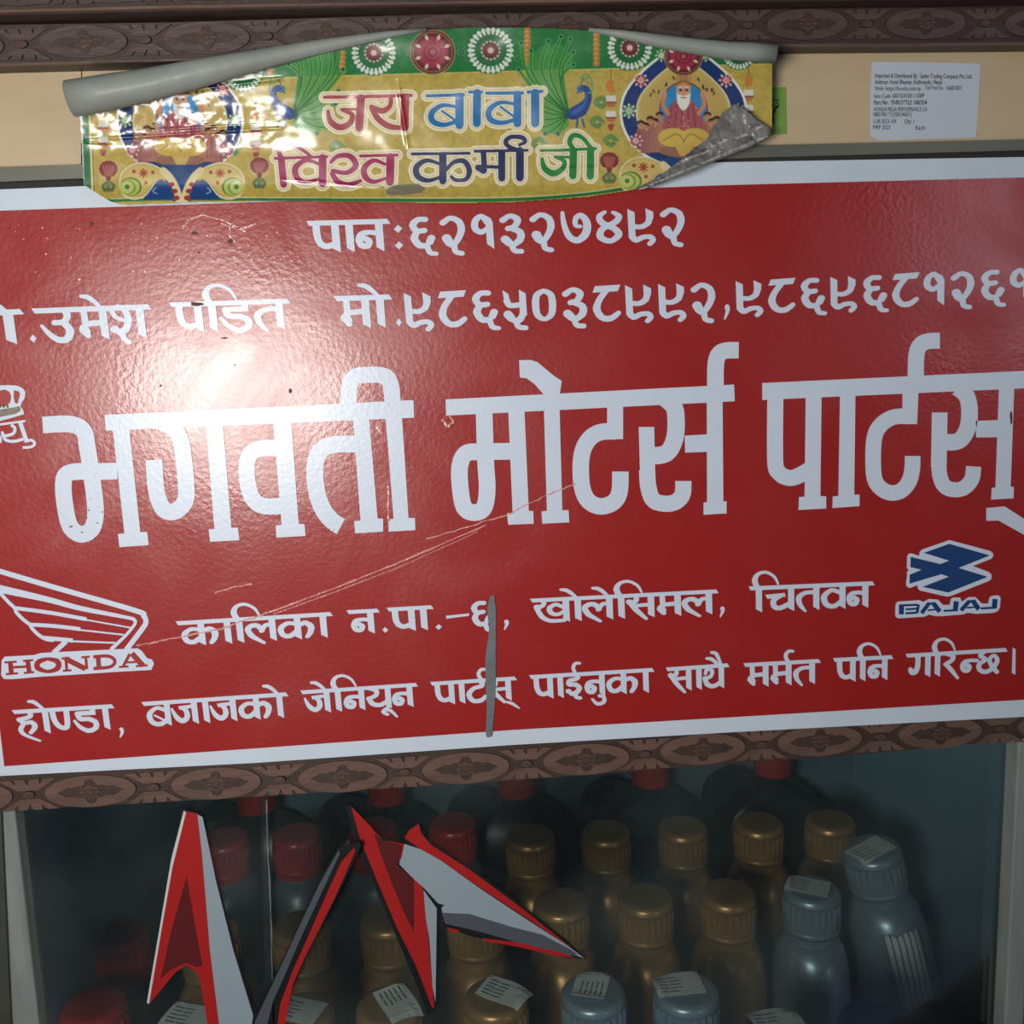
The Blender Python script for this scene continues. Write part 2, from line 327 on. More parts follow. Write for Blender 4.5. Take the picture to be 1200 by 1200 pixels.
L.new(mr.outputs[0], m2.inputs[0]); L.new(m1.outputs[0], m2.inputs[1]); L.new(df.outputs[0], m2.inputs[2]); L.new(m2.outputs[0], out.inputs[0])

# ================================================================== SIGN BOARD
sign = thing('shop_sign', 'large red sign board with white Devanagari lettering above the glass cabinet', 'sign', loc=tuple(on(600, 540, 0)))
def child(sh, name, m, parent=sign, **k):
    o = sh.build(name, m, None, **k)
    o.parent = parent; o.matrix_parent_inverse = Matrix.Translation(-parent.location) if parent.parent is None else Matrix.Identity(4)
    return o
# white backing sheet, seen as border (edges continue past the frame)
top_w = [(-130, 231), (0, 222), (200, 214), (500, 204), (850, 190), (1200, 184), (1330, 181)]
top_r = [(-130, 253), (0, 247), (420, 233), (850, 217), (1200, 208), (1330, 205)]
bot_r = [(5, 898), (300, 877), (600, 855.5), (860, 840.4), (1200, 820), (1330, 812)]
bot_w = [(-12, 910), (300, 894), (600, 873), (860, 858), (1200, 840), (1330, 832)]
s = Sh(); s.px(top_w + [(1330, 500)] + bot_w[::-1] + [(-20, 850)], 0.0008, 0.003); child(s, 'board', m_border)
s = Sh(); s.px([(-60, 250)] + top_r[1:] + bot_r[::-1] + [(-2, 840)], 0.0, 0.0007); child(s, 'red_panel', m_red)['label'] = 'glossy red vinyl panel'

TXT = -0.00035; TH = 0.0003
def letter_px(polys, name='letter', m=m_white, y=TXT, th=TH, parent=sign, label=None):
    if name == 'headline': y -= .00012
    s = Sh(); s.upx(polys, y, th)
    o = child(s, name, m, parent)
    if label: o['label'] = label
    return o
def crop(ox, oy, sc):
    def f(P): return [(ox + p[0]/sc, oy + p[1]/sc) + tuple(p[2:]) for p in P]
    return f
def big(cr, polys=(), ribs=(), wd=78, sc=4.0, label=None, **k):
    out = [cr(p) for p in polys]
    for r in ribs:
        wv = wd
        if isinstance(r, tuple): r, wv = r
        out += ribbon(cr(r), wv / sc)
    return letter_px(out, label=label, **k)
A = crop(0, 400, 4)
letter_px([[(122.5, 486.2), (484.5, 468.8), (485.3, 489.5), (124.2, 504.6)]], 'headline')
big(A, [[(528,400),(605,400),(658,895),(690,893),(697,955),(560,965),(553,903),(583,900)]],
    [[(200,392),(330,388),(392,420),(410,500),(428,620),(442,720),(448,810),(430,880),(380,905),(330,870),(308,790),(297,690),(305,630),(350,611),(440,610),(550,608)]])
big(A, [[(965,390),(1045,390),(1085,875),(1115,873),(1122,932),(985,940),(978,882),(1005,880)]],
    [[(740,375),(805,400),(845,460),(862,560),(873,680),(868,750),(820,798),(765,785),(733,700),(722,555)]])
A = crop(270, 400, 4)
big(A, [[(200,370),(285,370),(320,855),(348,857),(352,912),(216,920),(212,863),(240,860)]],
    [[(235,502),(150,500),(95,525),(76,590),(84,680),(110,745),(160,773),(255,770)]], 76)
big(A, [[(575,365),(650,360),(690,830),(716,832),(716,892),(585,900),(580,843),(610,840)]],
    [[(610,481),(490,483),(425,510),(397,580),(402,690),(430,780),(475,840),(518,868)]], 80)
big(A, [[(728,360),(805,360),(835,828),(865,828),(867,885),(742,892),(740,835),(765,832)]],
    [[(555,330),(557,220),(580,168),(625,158),(705,158),(742,178),(757,240),(766,380)]], 76)
A = crop(500, 380, 1200/380); S3 = 1200/380
letter_px([A([(70,278),(1138,223),(1140,285),(72,338)])], 'headline')
big(A, [[(302,320),(362,320),(378,690),(395,692),(396,738),(302,742),(297,700),(318,697)]],
    [[(212,300),(218,500),(224,610),(212,680),(175,697),(140,680),(126,620),(122,530),(145,478),(200,472),(310,470)]], 62, S3)
big(A, [[(434,310),(492,310),(502,688),(525,688),(528,733),(428,738),(425,693),(445,690)],
        [(342,133),(385,132),(410,140),(470,190),(500,210),(492,262),(440,268),(400,222),(370,200),(345,197)]], [], 62, S3)
big(A, [[(668,290),(727,290),(727,425),(668,425)]], [[(700,396),(640,400),(597,430),(573,490),(573,590),(595,650),(640,674),(690,660),(714,620),(717,545)]], 61, S3)
big(A, [[(785,380),(842,380),(846,560),(790,560)]],
    [[(816,540),(820,600),(838,650),(880,664),(920,658),(947,630),(950,580)], ([(880,272),(915,305),(923,350),(920,415),(900,465),(870,484),(820,486)], 64)], 60, S3)
big(A, [[(955,412),(1045,407),(1045,472),(957,475)], [(1037,270),(1095,270),(1098,655),(1110,655),(1110,700),(1025,705),(1025,660),(1038,658)]],
    [[(1069,250),(1070,150),(1082,110),(1110,97),(1155,96)]], 61, S3)
A = crop(860, 380, 1200/340); S4 = 1200/340
letter_px([A([(118,243),(1200,193),(1300,188),(1300,260),(1200,265),(118,313)])], 'headline')
big(A, [[(298,290),(363,290),(358,710),(382,712),(382,762),(268,768),(270,715),(293,713)]],
    [[(172,290),(171,560),(185,612),(220,634),(260,630),(330,592)]], 66, S4)
big(A, [[(440,280),(503,280),(498,705),(520,705),(520,752),(408,760),(410,712),(433,710)]], [], 66, S4)
big(A, [[(698,270),(764,270),(758,413),(698,413)]],
    [[(735,380),(660,384),(605,420),(580,480),(578,610),(595,665),(640,696),(690,690),(725,650),(738,600),(740,545)], ([(753,240),(755,130),(772,85),(805,70),(852,68)], 66)], 64, S4)
big(A, [[(820,365),(884,365),(880,590),(816,590)]],
    [[(848,570),(852,625),(870,668),(905,684),(950,678),(985,640),(992,588)], ([(925,262),(962,295),(975,350),(970,420),(945,470),(910,488),(850,484)], 68)], 62, S4)
big(A, [[(1001,400),(1110,395),(1110,467),(1003,468)], [(1098,250),(1160,250),(1145,672),(1158,673),(1157,720),(1065,725),(1068,677),(1083,675)],
        [(1045,760),(1120,753),(1240,830),(1240,895),(1190,865),(1095,812),(1045,813)]], [], 62, S4)

def word(gl, x0, y0, x1, y1, h0, h1=None, bar=True, pad=.1, endpad=.16, name='lettering', lean=0.0, cut=None):
    """glyph run whose headline top goes from (x0,y0) to (x1,y1); h = px from headline top to foot"""
    h1 = h1 or h0
    polys, tot = glyph_polys(gl)
    if not bar:
        xs = [q[0] for p in polys for q in p]; pad, endpad = -min(xs), max(xs) - tot
    span = tot + pad + endpad
    a = on(x0, y0); b = on(x1, y1); a2 = on(x0, y0 + h0); 
    ux = (b - a); hz = 0.5 * ((on(x0, y0)[2] - on(x0, y0 + h0)[2]) + (on(x1, y1)[2] - on(x1, y1 + h1)[2]))
    def tp(p):
        t = (p[0] + pad) / span
        q = a + ux * t
        return (q[0] + lean * p[1] * hz, TXT, q[2] - hz * p[1])
    s = Sh()
    if bar: polys = polys + [[(-pad, 0), (tot + endpad - .03, 0), (tot + endpad + .06, .155), (-pad + .08, .155)]]
    s.union(polys, lambda a, c: tp((a, c)), TH)
    return child(s, name, m_white)
# line 1
word(['pa','aa','na'], 359, 259, 455, 256.5, 38)
word(['colon'], 461, 259, 471, 258, 36, bar=False)
word(list('621327492'), 479, 256, 802, 244, 39, 38, bar=False)
# line 2
word(['ma','aa','e','e'][:3], -62, 366.5, 25, 362, 41)
word(['dot'], 31, 363, 39, 362, 40, bar=False)
word(['u','ma','e','sha'], 37, 361.5, 175, 356.5, 40)
word(['pa','i','da','ta'], 198, 354.5, 338, 350, 36)
word(['ma','aa','e'], 391, 347, 457, 345, 39)
word(['dot'], 462, 344, 469, 343, 40, bar=False)
word(list('9865038992'), 473, 345, 838, 332, 41, 38, bar=False)
word(['comma'], 848, 330, 855, 329, 37, bar=False)
word(list('98696812611'), 862, 331, 1240, 314, 38, 36, bar=False)
# line 4
word(['ka','aa','i','la','ka','aa'], 206, 728, 388, 717, 30)
word(['na'], 406, 715, 443, 713, 29)
word(['dot'], 446.5, 714, 453.5, 714, 28, bar=False)
word(['pa','aa'], 453, 712, 506, 709, 29)
word(['dot'], 509, 711, 516.5, 710, 28, bar=False)
word(['dash'], 522, 708, 549, 706, 28, bar=False)
word(['6'], 551.5, 706, 578, 704, 31, bar=False)
word(['comma'], 589, 709, 595.5, 708, 24, bar=False)
word(['kha','aa','e','la','e','i','sa','ma','la'], 621, 701.5, 840, 690.5, 29)
word(['comma'], 843, 692, 849, 691, 26, bar=False)
word(['i','cha','ta','va','na'], 877, 687, 1023, 681, 31)
# line 5
word(['ha','aa','e','nna','da','aa'], 14, 832, 132, 825, 30)
word(['comma'], 137, 834, 143, 834, 25, bar=False)
word(['ba','ja','aa','ja','ka','aa','e'], 166, 822.5, 336, 811, 30)
word(['ja','e','i','na','ya','uu','na'], 352, 809, 488, 800, 28)
word(['pa','aa','tta','reph','sa','halant'], 504, 799, 604, 792.5, 28)
word(['pa','aa','ii','na','uu2','ka','aa'], 620, 791, 765, 782.5, 29)
word(['sa','aa','tha','ai'], 780, 782, 853, 777, 29)
word(['ma','ma','reph','ta'], 871, 777, 960, 772, 29)
word(['pa','i','na'], 976, 771, 1045, 767.5, 29)
word(['ga','i','ra','nh','chha'], 1061, 766, 1179, 759, 29)
word(['danda'], 1186.5, 760, 1191, 759, 30, bar=False)

# winged emblem, lower left
A = crop(0, 660, 6.316); k = 6.316
pl = []
def rib(P, wd, kk=k, n=4): return ribbon(A(P), wd / kk, n)
pl += rib([(-60,38),(0,60),(400,178),(1000,350),(1062,388),(1080,435),(1050,490),(935,640)], 38)
pl += rib([(-60,172,1.6),(0,190,2.0),(350,268,1.5),(600,335,1.3),(940,402,.9),(992,418,.9),(998,450,.8),(930,535,.8),(820,640,1)], 28)
pl += rib([(-10,190,1),(15,235),(60,285),(112,335),(118,360),(170,415),(225,458),(235,480),(285,530),(340,562),(400,570)], 26)
pl += rib([(112,332),(380,368),(640,415)], 28) + rib([(630,418),(970,478)], 11, n=1)
pl += rib([(225,455),(400,465),(595,488)], 28) + rib([(590,494),(915,530)], 12, n=1)
pl += rib([(320,552),(540,572)], 30, n=1) + rib([(530,578),(855,590)], 13, n=1) + rib([(490,578),(395,665)], 36, n=1)
pl.append(A([(12,720),(35,692),(250,680),(300,665),(380,660),(1020,630),(1050,650),(1090,705),(1125,712),(1140,745),(1120,790),(850,805),(600,822),(300,840),(100,858),(30,858),(8,830)]))
wing = letter_px(pl, 'wing_emblem', label='white winged motorcycle emblem')
pl = []
def r1(x0,y0,x1,y1,w_): return rib([(x0,y0),(x1,y1)], w_, n=1)
pl += r1(75,728,84,820,34)+r1(204,720,216,810,34)+r1(80,772,210,765,18)+r1(33,735,122,730,15)+r1(43,822,132,815,15)+r1(170,724,244,718,15)+r1(176,814,252,806,15)
pl += rib([(352,708,.8),(285,730,1.3),(278,775,1.3),(352,802,.8),(425,778,1.3),(425,728,1.3),(352,708,.8)], 30)
pl += r1(486,702,494,794,20)+r1(634,695,642,785,20)+r1(480,706,632,782,38)+r1(455,706,515,702,15)+r1(465,797,528,793,15)+r1(602,698,662,692,15)
pl += r1(725,692,732,778,34)+rib([(690,694),(800,688),(850,724),(815,768),(692,780)], 24)+r1(690,696,730,694,14)
pl += r1(960,672,912,764,22)+r1(975,668,1058,760,40)+r1(935,735,1020,731,15)+r1(880,769,950,765,15)+r1(1005,763,1092,756,15)
letter_px(pl, 'emblem_lettering', m_chip, TXT-.0002, .0002, label='red latin capitals HONDA')

# blue hexagonal emblem, right
A = crop(1030, 620, 7.5); k = 7.5
letter_px([A([(620,97),(980,193),(1004,215),(1003,245),(985,262),(825,325),(965,377),(990,400),(990,435),(970,455),(640,585),(600,594),(570,588),(360,540),(342,520),(342,492),(270,518),(245,505),(240,480),(250,400),(245,385),(262,360),(247,340),(250,240),(262,218),(285,213),(355,235),(360,200),(380,180)]),
           A([(148,660),(165,638),(350,625),(395,640),(440,615),(520,620),(565,668),(625,664),(635,615),(655,602),(715,602),(728,640),(790,598),(850,598),(905,655),(962,655),(975,600),(1000,586),(1050,582),(1070,600),(1064,690),(1040,725),(1000,737),(850,745),(780,735),(740,750),(560,765),(500,765),(440,752),(400,770),(175,785),(150,775),(144,755)])],
          'emblem_backing', label='white outline behind the blue emblem')
letter_px([A([(620,130),(975,232),(700,342),(955,420),(610,558),(385,508),(615,420),(550,397),(270,480),(272,402),(375,358),(278,335),(280,245),(540,308),(618,278),(395,210)])],
          'blue_emblem', m_blue, TXT-.0002, .0002, label='blue arrow shaped hexagonal emblem')
pl = []
pl += r1(198,668,198,750,36)+r1(180,672,345,666,16)+r1(235,706,335,700,14)+r1(235,741,335,735,16)+r1(348,664,336,738,20)
pl += r1(442,652,375,740,28)+r1(478,652,535,726,34)+r1(425,656,490,653,16)+r1(430,714,500,708,12)
pl += r1(680,635,672,718,36)+r1(570,719,690,713,15)
pl += r1(795,634,722,716,28)+r1(825,628,878,706,34)+r1(780,636,835,632,16)+r1(770,692,850,686,12)
pl += r1(1022,615,1014,695,36)+r1(898,698,1030,690,16)
letter_px(pl, 'emblem_lettering', m_blue, TXT-.0002, .0002, label='blue latin capitals BAJAJ')

# crown emblem cut by the left edge
A = crop(0, 430, 10.9); k = 10.9
letter_px([A([(-230,330),(-150,260),(0,236),(100,232),(200,236),(290,270),(325,320),(315,400),(285,440),(260,500),(300,560),(305,605),(150,650),(0,690),(-230,730)])]
          + ribbon(A([(-230,780),(0,735),(325,690)]), 2.6, 1) + ribbon(A([(140,740),(190,780),(170,850),(60,880),(30,840),(70,930),(180,950),(300,920)]), 3.6)
          + ribbon(A([(-80,820),(-40,860),(0,900),(0,970)]), 3.6) + ribbon(A([(255,700),(345,960)]), 5, 1) + ribbon(A([(330,950),(400,935),(445,975),(400,1020),(290,1030)]), 3.2), 'crown_emblem', label='small white crown emblem with lettering')
m_crown = mat('crown_print', (.22, .20, .14), .5, noise=(500, .8))
letter_px([A([(175,300),(235,310),(255,350),(235,420),(225,470),(190,460),(175,400)]), A([(-60,360),(0,300),(60,290),(120,320),(140,380),(130,450),(80,500),(-60,500)])], 'crown_opening', m_chip, TXT-.0002, .0002)
letter_px([A([(-60,560),(0,545),(150,520),(250,500),(262,560),(200,600),(0,640),(-60,650)])] + [A(ell(x, 505, 16, 22)) for x in (0, 45, 95)] , 'crown_band', m_crown, TXT-.0002, .0002)

# long scratch, lifted film, smear, chips
s = Sh()
def jag(P, wd, amp, n):
    out = []
    for i in range(n + 1):
        t = i / n; q = t * (len(P) - 1); a = min(int(q), len(P) - 2); u = q - a
        out.append((P[a][0] + (P[a+1][0]-P[a][0])*u + random.uniform(-amp, amp), P[a][1] + (P[a+1][1]-P[a][1])*u + random.uniform(-amp, amp), random.uniform(.4, 1.3)))
    return ribbon(out, wd, 1)
s.upx(jag([(160,757),(200,749),(262,736),(315,718)], 1.8, .9, 34) + jag([(315,718),(391,690),(466,660),(570,615)], 1.5, .25, 28) + jag([(320,720),(395,693),(470,664),(560,623)], .7, .2, 20) + jag([(500,632),(545,618),(595,603),(639,581),(674,567)], 1.4, .7, 34) + jag([(252,695),(275,688),(296,684)], 1.5, .6, 10), TXT - .0004, .0004)
child(s, 'scratch', m_scr)['label'] = 'long diagonal scratch in the film'
s = Sh()
for _ in range(46):
    x, y = random.uniform(8, 330), random.uniform(262, 330)
    r = random.uniform(.5, 1.5); s.px(ell(x, y, r, r*.8, 7), TXT, .0005)
for P in ([(214,268),(220,258),(238,252),(262,258),(288,272)], [(258,262),(280,268),(300,262)], [(440,500),(447,508)], [(455,570),(455,610)], [(518,492),(524,500),(532,494),(526,488)], [(272,262),(268,275),(276,284)]):
    s.upx(jag(P, 1.8, .8, 8), TXT, .0005)
tag(child(s, 'lifted_film', m_scr), kind='stuff')
s = Sh()
for x, y, rx, ry in ((228,273,4,2), (270,283,4,3), (107,262,3,2.6), (233,296,1.2,1.2), (231,356,8,2.4), (262,396,4,1.2), (188,452,1.2,1.6), (138,487,1,3), (340,458,2,3), (728,608,.9,3), (104,598,.9,1), (102,607,.8,.8), (114,613,.8,.8), (120,600,.8,.8), (96,624,1,1), (83,617,2,1), (111,631,.8,.8), (106,585,.7,.7), (275,428,.7,1), (1185,488,2,8)):
    s.px([(a + random.uniform(-.3,.3)*rx, b + random.uniform(-.3,.3)*ry) for a, b in ell(x, y, rx, ry, 8)], TXT - .0001, .0002)
tag(child(s, 'chips', m_dirt), kind='stuff')
s = Sh()
s.upx(ribbon([(577,698,.5),(576,715,1.1),(577,740,.9),(575,770,1.3),(575,800,1.3),(575,830,1),(573,858,.8),(573,864,.5)], 9, 4), TXT - .0004, .0004)
child(s, 'grey_smear', m_smear)['label'] = 'vertical grey smear of sealant'

# ================================================================== BANDS ABOVE THE SIGN
def strip(name, top, bot, y, depth, m, parent=None, bevel=None):
    s = Sh(); s.px(top + bot[::-1], y, depth)
    return child(s, name, m, parent, bevel=bevel) if parent else s.build(name, m, bevel=bevel)
hdr = thing('plywood_header', 'pale plywood band between carved beam and red sign', 'board', loc=tuple(on(600, 130, .004)))
strip('plywood_panel', [(-130, 66), (95, 62), (95.01, 62)][:2], [(-130, 212), (95, 205)], .004, .014, m_ply, hdr)
strip('plywood_panel', [(96.4, 60), (600, 44), (1330, 36)], [(96.4, 205), (600, 188), (1330, 172)], .004, .014, m_ply, hdr)
chan = strip('metal_channel', [(-130, 200), (0, 196), (95, 193), (500, 184), (905, 170), (1200, 163.5), (1330, 161)],
      [(-130, 219), (0, 213), (95, 209), (500, 198), (905, 184), (1200, 176), (1330, 172)], -.0015, .005, m_chan, bevel=.0006)
tag(chan, 'dull grey metal channel running along the top of the red sign', 'channel')
gap = strip('slit_shade', [(-130, 214), (0, 209), (500, 194), (905, 182), (1200, 174), (1330, 170)],
      [(-130, 234), (0, 225), (500, 207), (905, 193), (1200, 187), (1330, 184)], .0025, .001, m_slit)
tag(gap, 'thin black strip standing in for the dark slit between metal channel and sign', 'strip')  # black strip painted in for the shade of the open slit

# carved mouldings
def fan(up):
    P = [(-4.5,2.6),(-12.5,9.3),(-7.6,9.3),(-5.2,6.2),(-5.4,9.3),(-1.2,9.3),(0,5.6),(1.2,9.3),(5.4,9.3),(5.2,6.2),(7.6,9.3),(12.5,9.3),(4.5,2.6)]
    return [[(x, y if up else -y) for x, y in P]]
def unit_piece(polys, lift, name, m, bevel=None):
    """piece of carving in millimetre-like units; front at y=-lift"""
    s = Sh()
    s.union(polys, lambda a, c: (a, -lift, c), lift)
    me = s.build(name, m); me.data.name = name
    COL.objects.unlink(me); return me.data
def carving_meshes(ua, uz, m_wood):
    """ua/uz = metres per drawing unit along and across; drawing: pitch 56 units, height 24 units"""
    sc = lambda P: [(x*ua, z*uz) for x, z in P]
    oval = unit_piece([sc(ell(0, 0, 20.0, 9.7, 36))], .0012, 'oval_panel', m_wood)
    leaves = []
    for sg in (-1, 1):
        leaves.append([(0, -2.2), (sg*5, -3.6), (sg*8, -2.6), (sg*10, -3.0), (sg*14.5, 0), (sg*10, 3.0), (sg*8, 2.6), (sg*5, 3.6), (0, 2.2)])
        leaves.append([(-2.4, 0), (-3.6, sg*3.2), (-2.4, sg*4.6), (-1.8, sg*6.6), (0, sg*7.4), (1.8, sg*6.6), (2.4, sg*4.6), (3.6, sg*3.2), (2.4, 0)])
    leaf = unit_piece([sc(p) for p in leaves], .0016, 'leaf_carving', m_woodd)
    ros = [ell(math.cos(a)*3.2, math.sin(a)*3.2, 1.7, 1.1, 8, 0) for a in [i*math.pi/4 for i in range(8)]]
    rosette = unit_piece([sc(p) for p in ros] + [sc(ell(0, 0, 1.7, 1.7, 12))], .0021, 'rosette', m_wood2)
    fans = unit_piece([sc(p) for p in fan(True)], .0010, 'fan_carving', m_wood), unit_piece([sc(p) for p in fan(False)], .0010, 'fan_carving', m_wood)
    boss = unit_piece([sc(ell(0, 0, 2.6, 2.2, 14))] , .0015, 'boss', m_wood2)
    return oval, leaf, rosette, fans[0], fans[1], boss
def carve(parent, meshes, centres, y, tilt):
    P = [Vector(on(x, yy, y)) for x, yy in centres]
    for i, p in enumerate(P):
        q = (P[i+1] + p) / 2 if i + 1 < len(P) else None
        for me, at, off in ((0, p, 0), (1, p, 0), (2, p, 0), (3, q, 0), (4, q, 0), (5, q, 0)):
            if at is None: continue
            m_ = meshes[me]
            o = bpy.data.objects.new(m_.name.split('.')[0], m_); COL.objects.link(o); o.parent = parent
            o.matrix_parent_inverse = Matrix.Translation(-parent.location)
            o.location = at; o.rotation_euler = (0, tilt, 0)
beam = thing('carved_beam', 'dark brown wooden beam carved with oval flower panels, above the plywood', 'moulding', loc=tuple(on(600, 45, -.006)))
btop = [(-130, 36), (0, 29), (200, 26), (500, 17), (900, 8), (1200, 5), (1330, 3)]
bbot = [(-130, 82), (0, 76.5), (200, 71.5), (500, 62), (905, 54), (1200, 51.5), (1330, 50)]
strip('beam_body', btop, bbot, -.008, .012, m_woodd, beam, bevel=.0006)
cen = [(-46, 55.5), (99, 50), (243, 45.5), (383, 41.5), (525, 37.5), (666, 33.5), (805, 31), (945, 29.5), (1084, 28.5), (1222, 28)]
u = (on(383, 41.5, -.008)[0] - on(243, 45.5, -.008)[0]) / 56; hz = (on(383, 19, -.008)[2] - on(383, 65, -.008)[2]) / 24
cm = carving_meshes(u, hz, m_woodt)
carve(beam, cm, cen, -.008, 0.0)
s = Sh(); s.px(bbot and [(x, y-2.2) for x, y in bbot] + bbot[::-1], -.0095, .002); child(s, 'edge_bead', m_wood, beam)
s = Sh(); s.px([(-130, 12), (1330, -12), (1330, 20), (-130, 50)], .012, .01); tag(s.build('gap_shade_sheet', m_slit), 'black sheet standing in for the shade in the gap over the carved beam', 'board')  # black sheet added as the shade inside the gap
tb = thing('upper_moulding', 'carved grey brown moulding at the very top of the picture', 'moulding', loc=tuple(on(600, -10, -.03)))
s = Sh(); s.px([(-130, -60), (1330, -70), (1330, -6), (600, 4), (200, 10.5), (0, 15.5), (-130, 19)], -.020, .03); child(s, 'moulding_body', m_woodd, tb, bevel=.001)
s = Sh(); s.px([(-130, 15), (0, 11.5), (200, 6.5), (600, 0), (1330, -10), (1330, -6.5), (600, 3.4), (200, 9.8), (0, 14.8), (-130, 18)], -.0215, .003); child(s, 'edge_bead', m_wood, tb)
cen2 = [(-90, -8), (20, -12), (130, -15), (240, -18), (350, -21), (460, -23), (570, -25)]
carve(tb, cm, cen2, -.020, 0.0)

# ================================================================== CABINET
cab = thing('display_cabinet', 'glass fronted display cabinet with carved wooden top rail, under the red sign', 'cabinet', loc=tuple(on(600, 1050, .004)))
rt = [(-130, 905), (0, 896), (300, 880), (600, 860), (860, 845), (1200, 826), (1330, 818)]
rb = [(-130, 959), (0, 950), (205, 939), (400, 927), (600, 914.5), (800, 899), (1000, 885), (1200, 866), (1330, 857)]
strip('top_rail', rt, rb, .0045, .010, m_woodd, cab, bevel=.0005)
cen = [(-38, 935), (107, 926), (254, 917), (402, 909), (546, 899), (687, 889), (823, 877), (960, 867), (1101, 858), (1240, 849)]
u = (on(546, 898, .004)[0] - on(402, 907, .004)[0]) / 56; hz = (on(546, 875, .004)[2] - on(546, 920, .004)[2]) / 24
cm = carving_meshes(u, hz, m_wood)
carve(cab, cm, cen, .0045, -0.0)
# frame uprights
s = Sh(); s.px([(2, 949), (17, 948), (49, 1230), (14, 1230)], .006, .012); child(s, 'door_stile', m_alu, cab, bevel=.001)['label'] = 'worn aluminium stile on the left'
s = Sh(); s.px([(-90, 950), (1, 949), (14, 1230), (-90, 1230)], .004, .016); child(s, 'side_post', mat('dark_green_paint', (.05, .055, .04), .6, noise=(40, .6)), cab)
s = Sh(); s.px([(1194, 866), (1212, 865), (1200, 1230), (1176, 1230)], .006, .012); child(s, 'door_stile', m_alu, cab, bevel=.001)['label'] = 'worn aluminium stile on the right'
s = Sh(); s.px([(1213, 865), (1330, 858), (1330, 1230), (1201, 1230)], .004, .016); child(s, 'side_post', m_slit, cab)
# glass panes
s = Sh(); s.px([(10, 940), (314, 920), (320, 1260), (40, 1260)], .0115, .003); g1 = child(s, 'glass_pane', m_glass, cab); g1['label'] = 'left sliding pane of dusty glass'
s = Sh(); s.px([(305, 905), (1205, 858), (1190, 1260), (312, 1260)], .0165, .003); g2 = child(s, 'glass_pane', m_glass, cab); g2['label'] = 'right sliding pane of dusty glass'
s = Sh()
s.upx(jag([(312, 938), (314, 1000), (317, 1060), (319, 1140), (321, 1215)], 1.5, .35, 26), .0108, .0006)
child(s, 'pane_edge', mat('glass_edge', (.16, .19, .17), .2), cab)['label'] = 'chipped edge of the left pane'
# box interior
XL, XR = on(-60, 1000, .02)[0], 0.375
YB = 0.425; ZT = on(600, 900, .02)[2] + .05; ZS = CAM[2] - .40 - .215
s = Sh(); s.box(XL, XR, YB, YB + .012, ZS, ZT); child(s, 'back_panel', mat('dimmed_blue_laminate', (.10, .165, .20), .5, noise=(20, .4)), cab)  # side panel laminate darkened, dimness of the cabinet back put into its colour
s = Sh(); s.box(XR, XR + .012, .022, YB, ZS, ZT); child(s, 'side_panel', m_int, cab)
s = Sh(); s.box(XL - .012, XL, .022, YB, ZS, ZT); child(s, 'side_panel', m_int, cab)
s = Sh(); s.box(XL - .012, XR + .012, .022, YB + .012, ZS - .012, ZS); child(s, 'shelf', m_int, cab)
s = Sh(); s.box(XL - .012, XR + .012, .022, YB + .012, ZT, ZT + .012); child(s, 'top_panel', m_woodd, cab)

# ------------------------------------------------------------------ bottles
def lathe_rings(prof, n, ribs=None, ox=1.0, oy=1.0):
    R = []
    for r, z, rib in prof:
        ring = []
        for i in range(n):
            a = 2*math.pi*i/n
            rr = r * (1 - (.075 if (rib and i % 2) else 0))
            ring.append((rr*math.cos(a)*ox, rr*math.sin(a)*oy, z))
        R.append(ring)
    return R
def mesh_of(sh, name, m, smooth=True, angle=.6):
    o = sh.build(name, m, smooth=smooth, angle=angle); COL.objects.unlink(o); return o.data
H = .215
def bottle_meshes(body_m, cap_m, black=False):
    b = Sh()
    P = [(.010, H-.030), (.0172, H-.030), (.0172, H-.0315), (.0155, H-.033), (.0155, H-.035), (.0168, H-.036), (.0172, H-.038), (.0205, H-.0405), (.0240, H-.047), (.0260, H-.057), (.0272, H-.070), (.0276, H-.09), (.0276, .012), (.025, 0.0), (.004, 0.0)]
    R = []
    for r, z in P:
        k = min(max((r - .018) / .0115, 0), 1)      # round neck, oval body
        R.append([(r*math.cos(2*math.pi*i/40)*(1.0), r*math.sin(2*math.pi*i/40)*(1 + .25*k), z) for i in range(40)])
    b.ring(R[::-1])
    body = mesh_of(b, 'body', body_m)
    c = Sh(); prof = [(.0193, H-.0295, 0), (.0203, H-.0295, 0), (.0206, H-.0275, 0), (.0200, H-.0268, 0), (.0208, H-.026, 1), (.0207, H-.010, 1), (.0202, H-.0065, 1), (.0203, H-.0055, 0), (.0198, H-.0030, 0), (.0186, H-.0010, 0), (.0168, H-.0002, 0), (.0150, H, 0), (.006, H-.0003, 0), (.0015, H-.0003, 0)]
    c.ring(lathe_rings(prof, 52)); cap = mesh_of(c, 'cap', cap_m, angle=.9)
    r_ = Sh(); r_.ring(lathe_rings([(.0165, H-.0345, 0), (.0196, H-.0345, 0), (.0196, H-.0312, 0), (.0165, H-.0312, 0)], 40), False, False); ringm = mesh_of(r_, 'tamper_ring', cap_m)
    return body, cap, ringm
BM = {k: bottle_meshes(*v) for k, v in {'gold': (m_gold, m_gold), 'silver': (m_silver, m_silver), 'red': (m_grey, m_redcap), 'navy': (m_silver, m_bluecap)}.items()}
